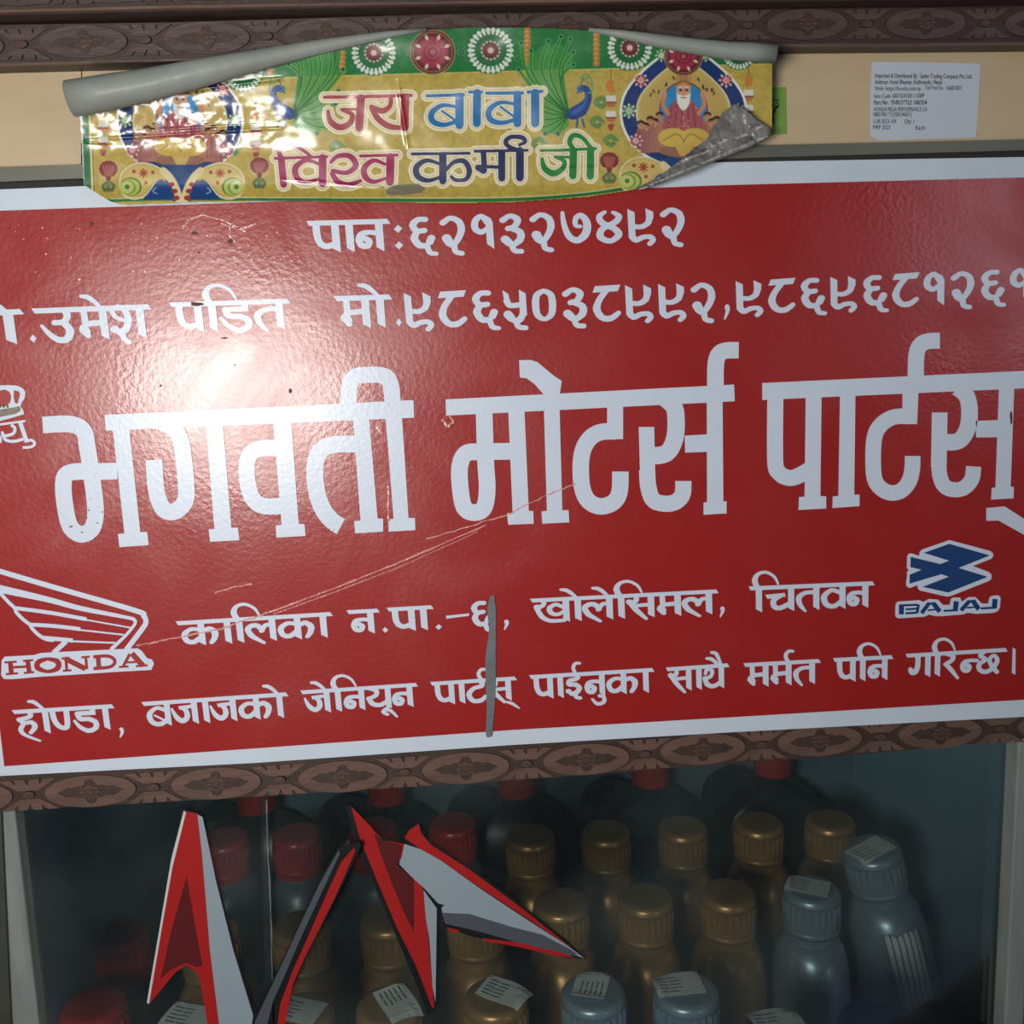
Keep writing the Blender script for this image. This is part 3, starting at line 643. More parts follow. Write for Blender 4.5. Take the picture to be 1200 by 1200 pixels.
def cap_label(parent, rot, w_=.030, d_=.021, dx=0, dy=0, curl=.004, tint=None):
    """paper label stuck on a cap, one end drooping over the rim"""
    s = Sh(); n = 8; rows = []
    for i in range(n + 1):
        u_ = (i / n - .5) * w_
        row = []
        for v_ in (-.5, -.25, 0, .25, .5):
            x, y = u_, v_ * d_
            X = x*math.cos(rot) - y*math.sin(rot) + dx; Y = x*math.sin(rot) + y*math.cos(rot) + dy
            rr = math.hypot(X, Y); z = H + .0006 - max(0, rr - .0155)**1.5 * 6 + (curl * (max(0, -u_/w_*2 - .4))**2)
            row.append((X, Y, z))
        rows.append(row)
    nc = len(rows[0]); b = len(s.v)
    for row in rows: s.v += row
    for i in range(n):
        for k_ in range(nc - 1):
            a = b + i*nc + k_; s.f.append((a, a + nc, a + nc + 1, a + 1))
    o = s.build('paper_label', m_paper, parent); o.modifiers.new('t', 'SOLIDIFY').thickness = .0002; o['label'] = 'small white printed paper label stuck on the cap'
    # faint print lines
    t = Sh()
    for j in range(5):
        vv = (-.34 + .15*j) * d_; a0 = -w_*.42; a1 = random.uniform(-.02, .06)*w_
        for (q0, q1) in ((a0, a0 + (a1-a0)*.45), (a0 + (a1-a0)*.52, a1)):
            def P(x, y): 
                X = x*math.cos(rot) - y*math.sin(rot) + dx; Y = x*math.sin(rot) + y*math.cos(rot) + dy
                rr = math.hypot(X, Y); return (X, Y, H + .0010 - max(0, rr - .0155)**1.5*6 + (curl * (max(0, -x/w_*2 - .4))**2))
            k0 = len(t.v); t.v += [P(q0, vv-.0003), P(q1, vv-.0003), P(q1, vv+.0003), P(q0, vv+.0003)]; t.f.append((k0, k0+1, k0+2, k0+3))
    pr = t.build('label_print', m_ink, o)
    return o
# kind, cap-top centre pixel, label text, (paper label: rotation, dx, dy) or None, tilt
bottles = [
 ('gold', 621, 977, 'gold oil bottle, leftmost gold cap of the farthest gold row', None, 0),
 ('gold', 710, 972, 'gold oil bottle, second gold cap from the left in the farthest gold row', None, 0),
 ('gold', 800, 967, 'gold oil bottle, middle gold cap of the farthest gold row', None, 0),
 ('gold', 889, 962, 'gold oil bottle, fourth gold cap from the left in the farthest gold row', None, 0),
 ('gold', 973, 959, 'gold oil bottle half hidden behind the tilted silver bottle with labelled cap', None, 0),
 ('red', 530, 962, 'grey bottle with bright red cap just above the right red and silver decal', None, 0),
 ('red', 437, 968, 'grey bottle with red cap hidden behind the left tip of the right decal', None, 0),
 ('red', 347, 975, 'grey bottle with bright red cap right of the chipped glass edge', None, 0),
 ('red', 262, 980, 'grey bottle with red cap just right of the red A-shaped decal top', None, 0),
 ('gold', 657, 1055, 'gold oil bottle whose cap rises behind the tip of the silver decal', None, 0),
 ('gold', 756, 1049, 'gold oil bottle with plain cap, between two gold neighbours in the middle row', None, 0),
 ('gold', 853, 1044, 'gold oil bottle with plain cap, left of the silver bottle with a labelled cap', None, 0),
 ('silver', 951, 1040, 'silver bottle with paper label on its cap, right of the gold middle row', (-.5, -.002, .002), 0),
 ('gold', 455, 1073, 'gold oil bottle in the notch between bar decal and pointed decal', None, 0),
 ('gold', 556, 1064, 'gold oil bottle mostly hidden under the silver blade of the right decal', None, 0),
 ('gold', 352, 1082, 'dim gold oil bottle behind the slanted bar decal', None, 0),
 ('gold', 245, 1090, 'dim gold oil bottle behind the red A-shaped decal', None, 0),
 ('red', 138, 1092, 'dim bottle with dark red cap at the far left behind dusty glass', None, 0),
 ('gold', 580, 1166, 'gold oil bottle with crooked paper label, at the bottom edge between gold and silver', (-.55, .006, .002), 0),
 ('gold', 455, 1176, 'gold oil bottle with paper label at the bottom under the pointed decal', (-1.1, .006, 0), 0),
 ('gold', 352, 1184, 'gold bottle with paper label beside the foot of the slanted bar decal', (-.4, -.001, 0), 0),
 ('gold', 222, 1192, 'gold oil bottle with paper label under the legs of the A-shaped decal', (-.3, 0, 0), 0),
 ('red', 108, 1176, 'bottle with dark red cap in the bottom left corner of the cabinet', None, 0),
 ('silver', 695, 1160, 'silver blue bottle with upright torn paper label, left of its silver twin', (1.25, .0, .006), 0),
 ('silver', 804, 1158, 'silver blue bottle with level paper label, right of its silver twin', (.05, -.004, .004), 0),
 ('navy', 914, 1205, 'navy capped bottle with paper label nearest the silver blue pair', (.1, .0, .006), 0),
 ('navy', 1024, 1195, 'navy capped bottle without label, in the middle of the navy row', None, 0),
 ('navy', 1134, 1190, 'navy capped bottle with creased paper label, beside the right stile', (-.9, .002, .006), 0),
]
for kind, px, py, lab, lb, tilt in bottles:
    p = on_level(px, py, CAM[2] - .40)
    t = thing('oil_bottle', lab, 'bottle', 'oil bottles inside the cabinet', (p[0], p[1], ZS))
    for nm, me in zip(('body', 'cap', 'tamper_ring'), BM[kind]):
        o = bpy.data.objects.new(nm, me); COL.objects.link(o); o.parent = t
    if lb: cap_label(t, *(lb[:1]), dx=lb[1], dy=lb[2])
# taller silver bottle at the right, leaning, with a large label hanging on its front
p = on_level(1021, 992, CAM[2] - .385)
t = thing('oil_bottle', 'tall silver bottle against the side panel with a long striped label on its shoulder', 'bottle', 'oil bottles inside the cabinet', (p[0], p[1], ZS))
t.scale = (1.05, 1.05, (.23)/H); t.rotation_euler = (0, -.20, 0); t.location = (p[0] + .23*math.sin(.20), p[1], ZS + .004)
for nm, me in zip(('body', 'cap', 'tamper_ring'), BM['silver']):
    o = bpy.data.objects.new(nm, me); COL.objects.link(o); o.parent = t
cap_label(t, .35, dx=-.002, dy=-.003)
def hang_label(parent, w_, z0, z1, x0, lean, m=m_paper, name='hanging_label'):
    """paper following the bottle's shoulder"""
    s = Sh(); prof = [(H-.035, .0165), (H-.0405, .0208), (H-.047, .0244), (H-.057, .0266), (H-.070, .0278), (H-.09, .0282), (0, .0284)]
    def rad(z):
        for (za, ra), (zb, rb_) in zip(prof, prof[1:]):
            if zb <= z <= za: return rb_ + (ra-rb_)*(z-zb)/(za-zb)
        return .0284
    nz, nx = 12, 6
    for i in range(nz + 1):
        z = z0 + (z1 - z0)*i/nz; r = rad(z) + .0008
        for j in range(nx + 1):
            x = x0 + (j/nx - .5)*w_ + lean*(z0 - z); x = max(-r*.98, min(r*.98, x))
            kk = min(max((r - .018) / .0115, 0), 1)
            y = -math.sqrt(max(r*r - x*x, 0))*(1 + .25*kk)
            s.v.append((x, y - .0005*math.sin(i*1.3), z + .0015*math.sin(j*2.1 + i)*(1 if i in (0, nz) else 0)))
    for i in range(nz):
        for j in range(nx):
            a = i*(nx+1) + j; s.f.append((a, a+nx+1, a+nx+2, a+1))
    o = s.build(name, m, parent, smooth=True)
    md = o.modifiers.new('thick', 'SOLIDIFY'); md.thickness = .0003
    return o
m_lab2 = mat('striped_label', (.62, .68, .68), .6)
nt2 = m_lab2.node_tree; wv = nt2.nodes.new('ShaderNodeTexWave'); wv.inputs['Scale'].default_value = 75; wv.inputs['Distortion'].default_value = .4; wv.bands_direction = 'X'
tc2 = nt2.nodes.new('ShaderNodeTexCoord'); nt2.links.new(tc2.outputs['Object'], wv.inputs['Vector'])
rp = nt2.nodes.new('ShaderNodeValToRGB'); rp.color_ramp.elements[0].position = .1; rp.color_ramp.elements[0].color = (.12, .13, .14, 1); rp.color_ramp.elements[1].position = .25; rp.color_ramp.elements[1].color = (.62, .68, .68, 1)
nt2.links.new(wv.outputs['Fac'], rp.inputs['Fac']); nt2.links.new(rp.outputs[0], nt2.nodes['Principled BSDF'].inputs['Base Color'])
hang_label(t, .026, H-.050, H-.112, .000, .04, m_lab2)

# jerrycans at the back
def can_meshes():
    s = Sh()
    def rr(hx, hy, z, r=.012, n=5):
        pts = []
        for cx, cy, a0 in ((hx-r, hy-r, 0), (-hx+r, hy-r, 90), (-hx+r, -hy+r, 180), (hx-r, -hy+r, 270)):
            for i in range(n):
                a = math.radians(a0 + 90*i/(n-1)); pts.append((cx + r*math.cos(a), cy + r*math.sin(a), z))
        return pts
    s.ring([rr(.050, .030, 0), rr(.052, .032, .01), rr(.052, .032, .165), rr(.047, .029, .185), rr(.032, .022, .20), rr(.022, .018, .206)][:], True, True)
    s.ring([[(.016*math.cos(2*math.pi*i/24) + .004, .016*math.sin(2*math.pi*i/24), z) for i in range(24)] for z in (.203, .222)])
    body = mesh_of(s, 'body', m_black)
    h = Sh(); h.union(ribbon([(-.018, .206), (-.038, .214), (-.056, .200), (-.058, .160)], .011, 4), lambda a, c: (a, -.008, c), .016)
    hand = mesh_of(h, 'handle', m_black)
    c = Sh(); R = lathe_rings([(.0175, .216, 0), (.0178, .218, 1), (.0178, .234, 1), (.0165, .237, 0), (.010, .237, 0)], 48)
    R = [[(x + .004, y, z) for x, y, z in r] for r in R]
    c.ring(R); cap = mesh_of(c, 'cap', m_redcap, angle=.9)
    return body, hand, cap
CM = can_meshes()
for px, py, lab in ((605, 904, 'black jerrycan with red cap behind the leftmost gold cap, at the cabinet back'),
                    (762, 892, 'black jerrycan with red cap at the cabinet back, middle of the three right ones'),
                    (906, 880, 'black jerrycan with red cap at the cabinet back, nearest the right wall'),
                    (452, 912, 'dark jerrycan at the cabinet back above the pointed decal'),
                    (300, 922, 'dark jerrycan at the cabinet back behind the chipped glass edge'),
                    (150, 932, 'dark jerrycan at the cabinet back left of the A-shaped decal')):
    ztop = ZS + .237 + .028
    p = on(px, py, .388)
    t = thing('jerrycan', lab, 'jerrycan', 'black jerrycans at the cabinet back', (p[0] - .004, .388, ZS))
    sc_ = (p[2] - ZS) / .237; t.scale = (1, 1, sc_)
    for nm, me in zip(('body', 'handle', 'cap'), CM):
        o = bpy.data.objects.new(nm, me); COL.objects.link(o); o.parent = t

# ================================================================== BANNER
K = 3.75; BX, BY, BW, BH = 86, 28, 830, 216
IMG = np.zeros((int(BH*K), int(BW*K), 3)); IMG[:] = (178, 158, 70)
def vnoise(h, w_, cell, seed):
    r = np.random.default_rng(seed); gh, gw = int(h/cell) + 3, int(w_/cell) + 3; g = r.random((gh, gw))
    y = np.arange(h)/cell; x = np.arange(w_)/cell; yi = y.astype(int); xi = x.astype(int)
    fy = (y-yi); fx = (x-xi); fy = (fy*fy*(3-2*fy))[:, None]; fx = (fx*fx*(3-2*fx))[None, :]
    a = g[yi][:, xi]; b = g[yi][:, xi+1]; c = g[yi+1][:, xi]; d = g[yi+1][:, xi+1]
    return (a*(1-fx)+b*fx)*(1-fy) + (c*(1-fx)+d*fx)*fy
def fill(P, col, alpha=1.0):
    P = [((x-BX)*K, (y-BY)*K) for x, y, *_ in P]
    xs = [p[0] for p in P]; ys = [p[1] for p in P]
    x0, x1 = max(0, int(min(xs))), min(IMG.shape[1], int(max(xs))+2); y0, y1 = max(0, int(min(ys))), min(IMG.shape[0], int(max(ys))+2)
    if x1 <= x0 or y1 <= y0: return
    X = np.arange(x0, x1)[None, :] + .5; Y = np.arange(y0, y1)[:, None] + .5
    ins = np.zeros((y1-y0, x1-x0), bool)
    for i in range(len(P)):
        (ax_, ay_), (bx_, by_) = P[i], P[(i+1) % len(P)]
        if ay_ == by_: continue
        c = ((ay_ > Y) != (by_ > Y)); xi = (bx_-ax_)*(Y-ay_)/(by_-ay_) + ax_
        ins ^= c & (X < xi)
    R_ = IMG[y0:y1, x0:x1]; R_[ins] = R_[ins]*(1-alpha) + np.array(col)*alpha
def fills(Ps, col, a=1.0):
    for p in Ps: fill(p, col, a)
def disk(x, y, rx, ry, col, a=1.0, n=22): fill(ell(x, y, rx, ry, n), col, a)
def stroke(P, r, col, a=1.0, k=5): fills(sweep(P, r, r, k, 8), col, a)
CREAM = (214, 204, 168)
# ground: mottled yellow, green band on top, green edge lines
nz = vnoise(*IMG.shape[:2], 9*K/2, 1)*.6 + vnoise(*IMG.shape[:2], 4*K/2, 2)*.4
IMG[:] = IMG * (.90 + .18*nz[..., None])
def band(y_off): return [(80, 113+y_off), (250, 96+y_off), (350, 90+y_off), (540, 85+y_off), (700, 81+y_off), (920, 74+y_off)]
g0 = IMG.copy(); fill([(80, 20)] + band(0) + [(920, 20)], (22, 112, 52))
for i in range(60):
    x = random.uniform(90, 905); y = random.uniform(34, 84); r = random.uniform(2, 5)
    stroke([(x+r, y), (x, y-r), (x-r, y), (x, y+r*.7), (x+r*.5, y)], .45, (60, 150, 80), .55)
for (p0, p1) in zip(band(0), band(0)[1:]): stroke([p0, p1], .5, (205, 190, 110), 1, 1)
fill([(80, 120), (104.5, 120), (107, 226), (80, 230)], (24, 105, 62)); fill([(103, 120), (106, 120), (110, 232), (107.5, 232)], (205, 195, 130)); fill([(106.5, 128), (107.2, 128), (110.8, 230), (110, 230)], (70, 40, 20))
fill([(86, 125), (96, 125), (99, 218), (90, 218)], (190, 200, 195))
stroke([(110, 236.5), (200, 233), (450, 234.5), (600, 234), (690, 227), (750, 218)], 1.9, (30, 110, 55), 1); stroke([(130, 233), (230, 231.5), (450, 232), (600, 231), (690, 225), (740, 216)], .5, CREAM)
def mandala(x, y, r):
    disk(x, y, r, r, (18, 95, 50))
    for i in range(26):
        a = 2*math.pi*i/26; fill(ell(x + math.cos(a)*r*.86, y + math.sin(a)*r*.86, r*.10, r*.10, 8), (200, 214, 196)); stroke([(x+math.cos(a)*r*.72, y+math.sin(a)*r*.72), (x+math.cos(a)*r*.92, y+math.sin(a)*r*.92)], r*.06, (205, 216, 200), 1, 1)
    disk(x, y, r*.66, r*.66, (20, 100, 48)); disk(x, y, r*.42, r*.42, (190, 196, 180)); disk(x, y, r*.34, r*.34, (70, 45, 40)); disk(x, y, r*.24, r*.24, (120, 40, 45)); disk(x, y, r*.13, r*.13, (205, 180, 170))
    for i in range(14): a = 2*math.pi*i/14; disk(x+math.cos(a)*r*.38, y+math.sin(a)*r*.38, r*.05, r*.05, (120, 60, 60), 1, 6)
def flower(x, y, r):
    disk(x, y, r, r, (150, 130, 80)); disk(x, y, r*.95, r*.95, (90, 22, 30)); disk(x, y, r*.88, r*.88, (140, 110, 75)); disk(x, y, r*.84, r*.84, (95, 20, 32))
    for i in range(8):
        a = 2*math.pi*(i+.5)/8; P = [(x+math.cos(a+q)*r*l, y+math.sin(a+q)*r*l) for q, l in ((0, .83), (.13, .68), (0, .52), (-.13, .68))]; fill(P, (205, 195, 165))
    for i in range(8): a = 2*math.pi*i/8; disk(x+math.cos(a)*r*.48, y+math.sin(a)*r*.48, r*.2, r*.2, (150, 38, 62), 1, 10)
    for q, c in ((.42, (125, 28, 48)), (.30, (165, 60, 80)), (.24, (120, 26, 44)), (.12, (170, 80, 90))): disk(x, y, r*q, r*q, c)
mandala(438, 62, 27); mandala(575, 59, 28); mandala(738, 56, 27); mandala(866, 62, 20); mandala(285, 84, 24)
flower(507, 61, 27)
for x, y in ((473, 62), (541, 61)): disk(x, y, 6, 4, (50, 130, 80)); disk(x, y, 2.4, 2.4, (15, 50, 25)); disk(x, y, .8, .8, (220, 225, 215))
for x, y0_, y1_ in ((401, 62, 88), (618, 32, 80), (699, 36, 80), (317, 76, 92)):
    y = y0_
    while y < y1_: disk(x, y, 4.2, 3.2, (176, 118, 48)); disk(x-1, y-1, 2, 1.3, (200, 150, 80)); y += 5.5
# peacock: drawn facing left as on the right side, mirrored for the left one
def peacock(mx):
    X = (lambda x: x) if mx is None else (lambda x: 2*mx - x)
    def T(P): return [(X(540 + p[0]/5.4545) if mx is None else X(540 + p[0]/5.4545), 30 + p[1]/5.4545) + tuple(p[2:]) for p in P]
    base = (690, 570)
    feathers = [((370, 280), (480, 420)), ((385, 110), (440, 330)), ((450, 160), (470, 330)), ((560, 100), (520, 300)), ((640, 70), (570, 300)), ((700, 85), (630, 300)), ((720, 170), (650, 280)), ((720, 250), (640, 340)),
                ((420, 500), (560, 560)), ((430, 580), (560, 600)), ((470, 650), (560, 640)), ((540, 690), (600, 660)), ((620, 690), (650, 640)), ((400, 420), (540, 520))]
    fill(T([(690,570),(640,440),(650,340),(700,270),(720,200),(640,120),(520,130),(430,200),(420,330),(470,450),(480,520),(480,620),(530,690),(640,690),(690,640)]), (62, 140, 62), .75)
    for (tx, ty), (mx_, my_) in feathers:
        stroke(T([base, (mx_, my_), (tx, ty)]), 2.6, (88, 160, 74), .6, 6)
    for (tx, ty), (mx_, my_) in feathers:
        stroke(T([base, (mx_, my_), (tx, ty)]), .7, (20, 92, 40), .95, 6); disk(X(540+tx/5.4545), 30+ty/5.4545, 3.2, 3.2, (70, 150, 90)); disk(X(540+tx/5.4545), 30+ty/5.4545, 1.7, 1.7, (12, 50, 40))
    stroke(T([(745,600,.5),(742,650,.4)]), 3, (60, 90, 130), 1, 1); stroke(T([(775,600,.5),(790,650,.4)]), 3, (60, 90, 130), 1, 1)
    stroke(T([(690,580,.5),(715,565,1.3),(755,545,1.6),(785,520,1.3),(810,480,.9),(815,430,.75),(795,400,.7),(768,405,.8)]), 5.2, (22, 62, 128), 1, 6)
    stroke(T([(715,560,.8),(755,535,1),(790,500,.8),(805,440,.5)]), 3, (40, 95, 165), .6, 6)
    disk(X(540+760/5.4545), 30+405/5.4545, 3.6, 4, (30, 110, 160)); fill(T([(750,415),(735,440),(755,428)]), (60, 70, 60)); disk(X(540+768/5.4545), 30+402/5.4545, 1.1, 1.1, (10, 10, 20))
    for q in ((760, 330), (790, 310), (820, 330), (840, 380)): stroke(T([(765,385),(780,350),q]), .5, (70, 120, 90), .9)
    stroke(T([(765,340),(800,310),(835,350),(840,420),(815,430)]), .9, (80, 150, 100), .9)
peacock(None); peacock(505)
# green scrolls
for cx, cy in ((700, 143), (716, 165), (632, 168), (395, 172), (274, 175), (705, 120)):
    for r in (9, 6.5, 4): stroke([(cx+r, cy), (cx, cy-r*.8), (cx-r, cy), (cx, cy+r*.8), (cx+r*.6, cy+r*.3)], .8, (70, 128, 70), .85)
# pots hanging on a string
for x, y in ((716, 95), (877, 88), (121, 125), (300, 128)):
    stroke([(x, y-14), (x, y)], .4, (70, 50, 20), 1, 1)
    for i in range(4): disk(x+random.uniform(-2, 2), y+2+i*3, 5-i*.2, 3, (186, 120, 50), .9)
    for j in (0, 1):
        yy = y + 17 + j*18
        fill([(x-5.5, yy), (x+5.5, yy), (x+6, yy+7), (x-6, yy+7)], (205, 205, 196)); fill([(x-6, yy+7), (x+6, yy+7), (x+4, yy+13), (x-4, yy+13)], (176, 98, 70)); stroke([(x-6, yy+8), (x+6, yy+8)], .8, (130, 60, 50), 1, 1)
    for i in range(4): disk(x, y+52+i*1.5, 4-i*.6, 2, (150, 60, 50), .9)
# medallions
def star(x, y, r, c):
    fill([(x+math.cos(math.pi*i/8)*(r if i % 2 == 0 else r*.62), y+math.sin(math.pi*i/8)*(r if i % 2 == 0 else r*.62)) for i in range(16)], (220, 214, 196)); disk(x, y, r*.68, r*.68, c)
    for i in range(8): a = math.pi*i/4; stroke([(x+math.cos(a)*r*.15, y+math.sin(a)*r*.15), (x+math.cos(a)*r*.5, y+math.sin(a)*r*.5)], .5, (232, 222, 214), 1, 1)
def drop(cx, cy, rx, ry, top):
    out = []
    for i in range(48):
        a = 2*math.pi*i/48; x = math.sin(a); y = -math.cos(a)
        k = max(0, -y)**3; out.append((cx + x*rx*(1-.28*k), cy + y*(ry + top*k)))
    return out
def medallion(cx, cy):
    fill(drop(cx, cy, 75, 66, 12), (222, 222, 214)); fill(drop(cx, cy, 72, 63, 12), (18, 48, 104)); fill(drop(cx, cy, 56, 50, 10), (205, 196, 160)); fill(drop(cx, cy, 54, 48, 10), (188, 164, 84))
    fill(drop(cx, cy+2, 52, 44, 6), (176, 150, 88), .6)
    for i in range(16):
        a = random.uniform(-2.6, -.5); r = random.uniform(38, 47); x = cx+math.cos(a)*r; y = cy+math.sin(a)*r*.92; stroke([(x, y), (x+random.uniform(-2, 2), y+3)], 1.0, (60, 38, 20), .85, 1)
    disk(cx, cy-2, 31, 36, (190, 158, 96)); disk(cx, cy-2, 29, 34, (120, 84, 46)); disk(cx, cy-2, 27, 32, (34, 128, 184))
    disk(cx, cy+34, 40, 20, (140, 96, 74))
    for sx in (-1, 1):                                      # attendants
        for k in range(5):
            x = cx + sx*(28+k*5.5); y = cy + 6 + k*2.5 + (k % 2)*5
            fill([(x-5, y+4), (x+5, y+4), (x+6, y+36-k*2), (x-6, y+36-k*2)], (166-k*5, 112-k*6, 88)); stroke([(x-2, y+8), (x-2, y+30)], .6, (120, 60, 60), .8, 1)
            disk(x, y, 4.2, 4.8, (182, 132, 92)); fill([(x-4.6, y-1), (x-4, y-5), (x, y-6.5), (x+4, y-5), (x+4.6, y-1), (x, y-3.2)], (52, 30, 24)); disk(x-1.4, y-.4, .5, .5, (30, 20, 18)); disk(x+1.4, y-.4, .5, .5, (30, 20, 18))
    # seated bearded elder in a rose robe and yellow lap cloth
    fill([(cx-9, cy-14), (cx+9, cy-14), (cx+18, cy-4), (cx+25, cy+18), (cx+20, cy+26), (cx-20, cy+26), (cx-25, cy+18), (cx-18, cy-4)], (160, 78, 84))
    for q in (-14, -8, -2, 5, 11): stroke([(cx+q, cy-8), (cx+q*1.3, cy+20)], .9, (128, 50, 60), .8, 1)
    for i in range(20): disk(cx+random.uniform(-17, 17), cy+random.uniform(-6, 20), .8, 1.1, (206, 170, 130), .8, 6)
    for sx in (-1, 1): stroke([(cx+sx*18, cy+2), (cx+sx*24, cy-8), (cx+sx*23, cy-18)], 2.6, (190, 128, 100)); stroke([(cx+sx*21, cy-18), (cx+sx*22, cy-25)], 1.5, (200, 138, 108), 1, 1); stroke([(cx+sx*24, cy-18), (cx+sx*26, cy-24)], 1.1, (200, 138, 108), 1, 1)
    disk(cx-13, cy+30, 17, 11, (196, 168, 74)); disk(cx+13, cy+30, 17, 11, (196, 168, 74)); fill([(cx-12, cy+36), (cx+14, cy+36), (cx+6, cy+52), (cx-4, cy+52)], (190, 160, 78))
    stroke([(cx-24, cy+34), (cx-8, cy+26), (cx, cy+34)], .7, (140, 108, 40), .9); stroke([(cx+24, cy+34), (cx+8, cy+26), (cx, cy+36)], .7, (140, 108, 40), .9)
    disk(cx, cy-24, 8.6, 10.5, (192, 146, 112)); fill([(cx-9, cy-28), (cx-9.5, cy-42), (cx-5, cy-48), (cx, cy-54), (cx+5, cy-48), (cx+9.5, cy-42), (cx+9, cy-28), (cx, cy-33)], (176, 132, 76)); stroke([(cx-9, cy-32), (cx, cy-36), (cx+9, cy-32)], 1.1, (128, 84, 44))
    for q in (-4, 0, 4): stroke([(cx+q, cy-36), (cx+q*.5, cy-48)], .7, (140, 96, 50), .9, 1)
    fill([(cx-8.4, cy-22), (cx-5, cy-20), (cx, cy-18.5), (cx+5, cy-20), (cx+8.4, cy-22), (cx+7.5, cy-11), (cx+4, cy-4), (cx, cy-1), (cx-4, cy-4), (cx-7.5, cy-11)], (218, 216, 208)); stroke([(cx-3, cy-16.5), (cx+3, cy-16.5)], .6, (150, 80, 70), 1, 1)
    for sx in (-1, 1): disk(cx+sx*3.6, cy-25.5, 1.9, 1.5, (50, 34, 30)); stroke([(cx+sx*1.4, cy-29), (cx+sx*6, cy-28.5)], .5, (225, 222, 215), 1, 1)
    stroke([(cx, cy-25), (cx-.4, cy-20.5)], .8, (168, 116, 88), 1, 1)
    for sx in (-1, 1):
        star(cx+sx*26, cy-66, 8, (60, 120, 60)); star(cx+sx*50, cy-37, 9.5, (150, 40, 60)); star(cx+sx*64, cy-1, 9.5, (60, 130, 70)); star(cx+sx*56, cy+34, 9, (150, 40, 62))
def paisley(x, y, sx):
    """curled teardrop; sx=1 has its bulb on the left"""
    def T(P): return [(x + sx*p[0], y + p[1]) + tuple(p[2:]) for p in P]
    o = [(-24, 8), (-22, -6), (-10, -16), (6, -18), (22, -12), (33, -2), (38, 6), (28, 0), (18, 2), (12, 10), (4, 19), (-8, 22), (-19, 18)]
    o = [p[:2] for p in crom(o + [o[0]], 4)]
    cxm = 0
    fill(T([(p[0]*1.07, p[1]*1.09+.1) for p in o]), CREAM); fill(T(o), (196, 176, 104))
    for i in range(0, len(o)-10, 1): disk(x+sx*o[i][0]*.93, y+o[i][1]*.93, .55, .55, (90, 50, 30), .9, 6)
    disk(x - sx*12, y+9, 13, 11, (70, 110, 40)); disk(x - sx*13, y+9.5, 12, 10, (170, 186, 90)); disk(x - sx*15, y+9.5, 9, 8.5, (96, 140, 50)); disk(x - sx*16, y+9.5, 8, 7.5, (182, 190, 100)); star(x - sx*16, y+9, 4.5, (80, 130, 50)); disk(x - sx*16, y+9, 3, 3, (70, 120, 40))
    for i in range(8): a = 2*math.pi*i/8; stroke([(x+sx*3+math.cos(a), y-7+math.sin(a)), (x+sx*3+math.cos(a)*5, y-7+math.sin(a)*5)], .8, (160, 50, 40), 1, 1)
    for px_, py_ in ((-8, -9), (14, -8), (6, 4)): disk(x+sx*px_, y+py_, 2.2, 2.2, (150, 70, 40))
def lotus(x, y):
    disk(x, y, 12.5, 13, (196, 172, 110), .6)
    for i in range(14): a = math.pi*2*i/14; disk(x+math.cos(a)*8, y-2+math.sin(a)*7, 3.4, 3, (118, 40, 40), 1, 8)
    disk(x, y-1, 8, 8, (134, 52, 50))
    for i in range(5): stroke([(x-6+3*i, y-6), (x-3+1.5*i, y+6)], .5, (190, 130, 110), .8, 1)
    for sx in (-1, 0, 1): stroke([(x, y+13), (x+sx*6, y+18), (x+sx*4, y+23)], 2.2, (84, 104, 66)); stroke([(x, y+13), (x+sx*5, y+19)], .5, (150, 160, 100), 1, 1)
    disk(x, y+9, 3, 3, (120, 45, 40))
def corner(cx, y):
    fill([(cx-26, y-17), (cx+26, y-17), (cx+10, y+26), (cx-10, y+26)], (24, 66, 120)); 
    for sx in (-1, 1):
        fill([(cx+sx*45, y+24), (cx+sx*42, y+8), (cx+sx*30, y-2), (cx+sx*16, y+4), (cx+sx*8, y+24)], (22, 62, 122)); stroke([(cx+sx*30, y+10), (cx+sx*34, y+14), (cx+sx*29, y+17)], .8, (120, 160, 190))
        paisley(cx + sx*48, y, -sx)
        stroke([(cx+sx*3, y+26), (cx+sx*6, y+12), (cx+sx*14, y-2), (cx+sx*22, y-10)], 4.4, (214, 196, 150)); 
        for q in ((5.5, 22, 4.2), (7.5, 14, 4), (11, 6, 3.8)): disk(cx+sx*(q[0]+1), y+q[1], q[2]*.95, q[2]*.7, (150, 50, 52))
medallion(211, 142); medallion(801, 131); flower(801, 66, 23); flower(211, 78, 23)
corner(213, 210); corner(799, 203)
for p in ((127, 200), (304, 196), (714, 190)): lotus(*p)
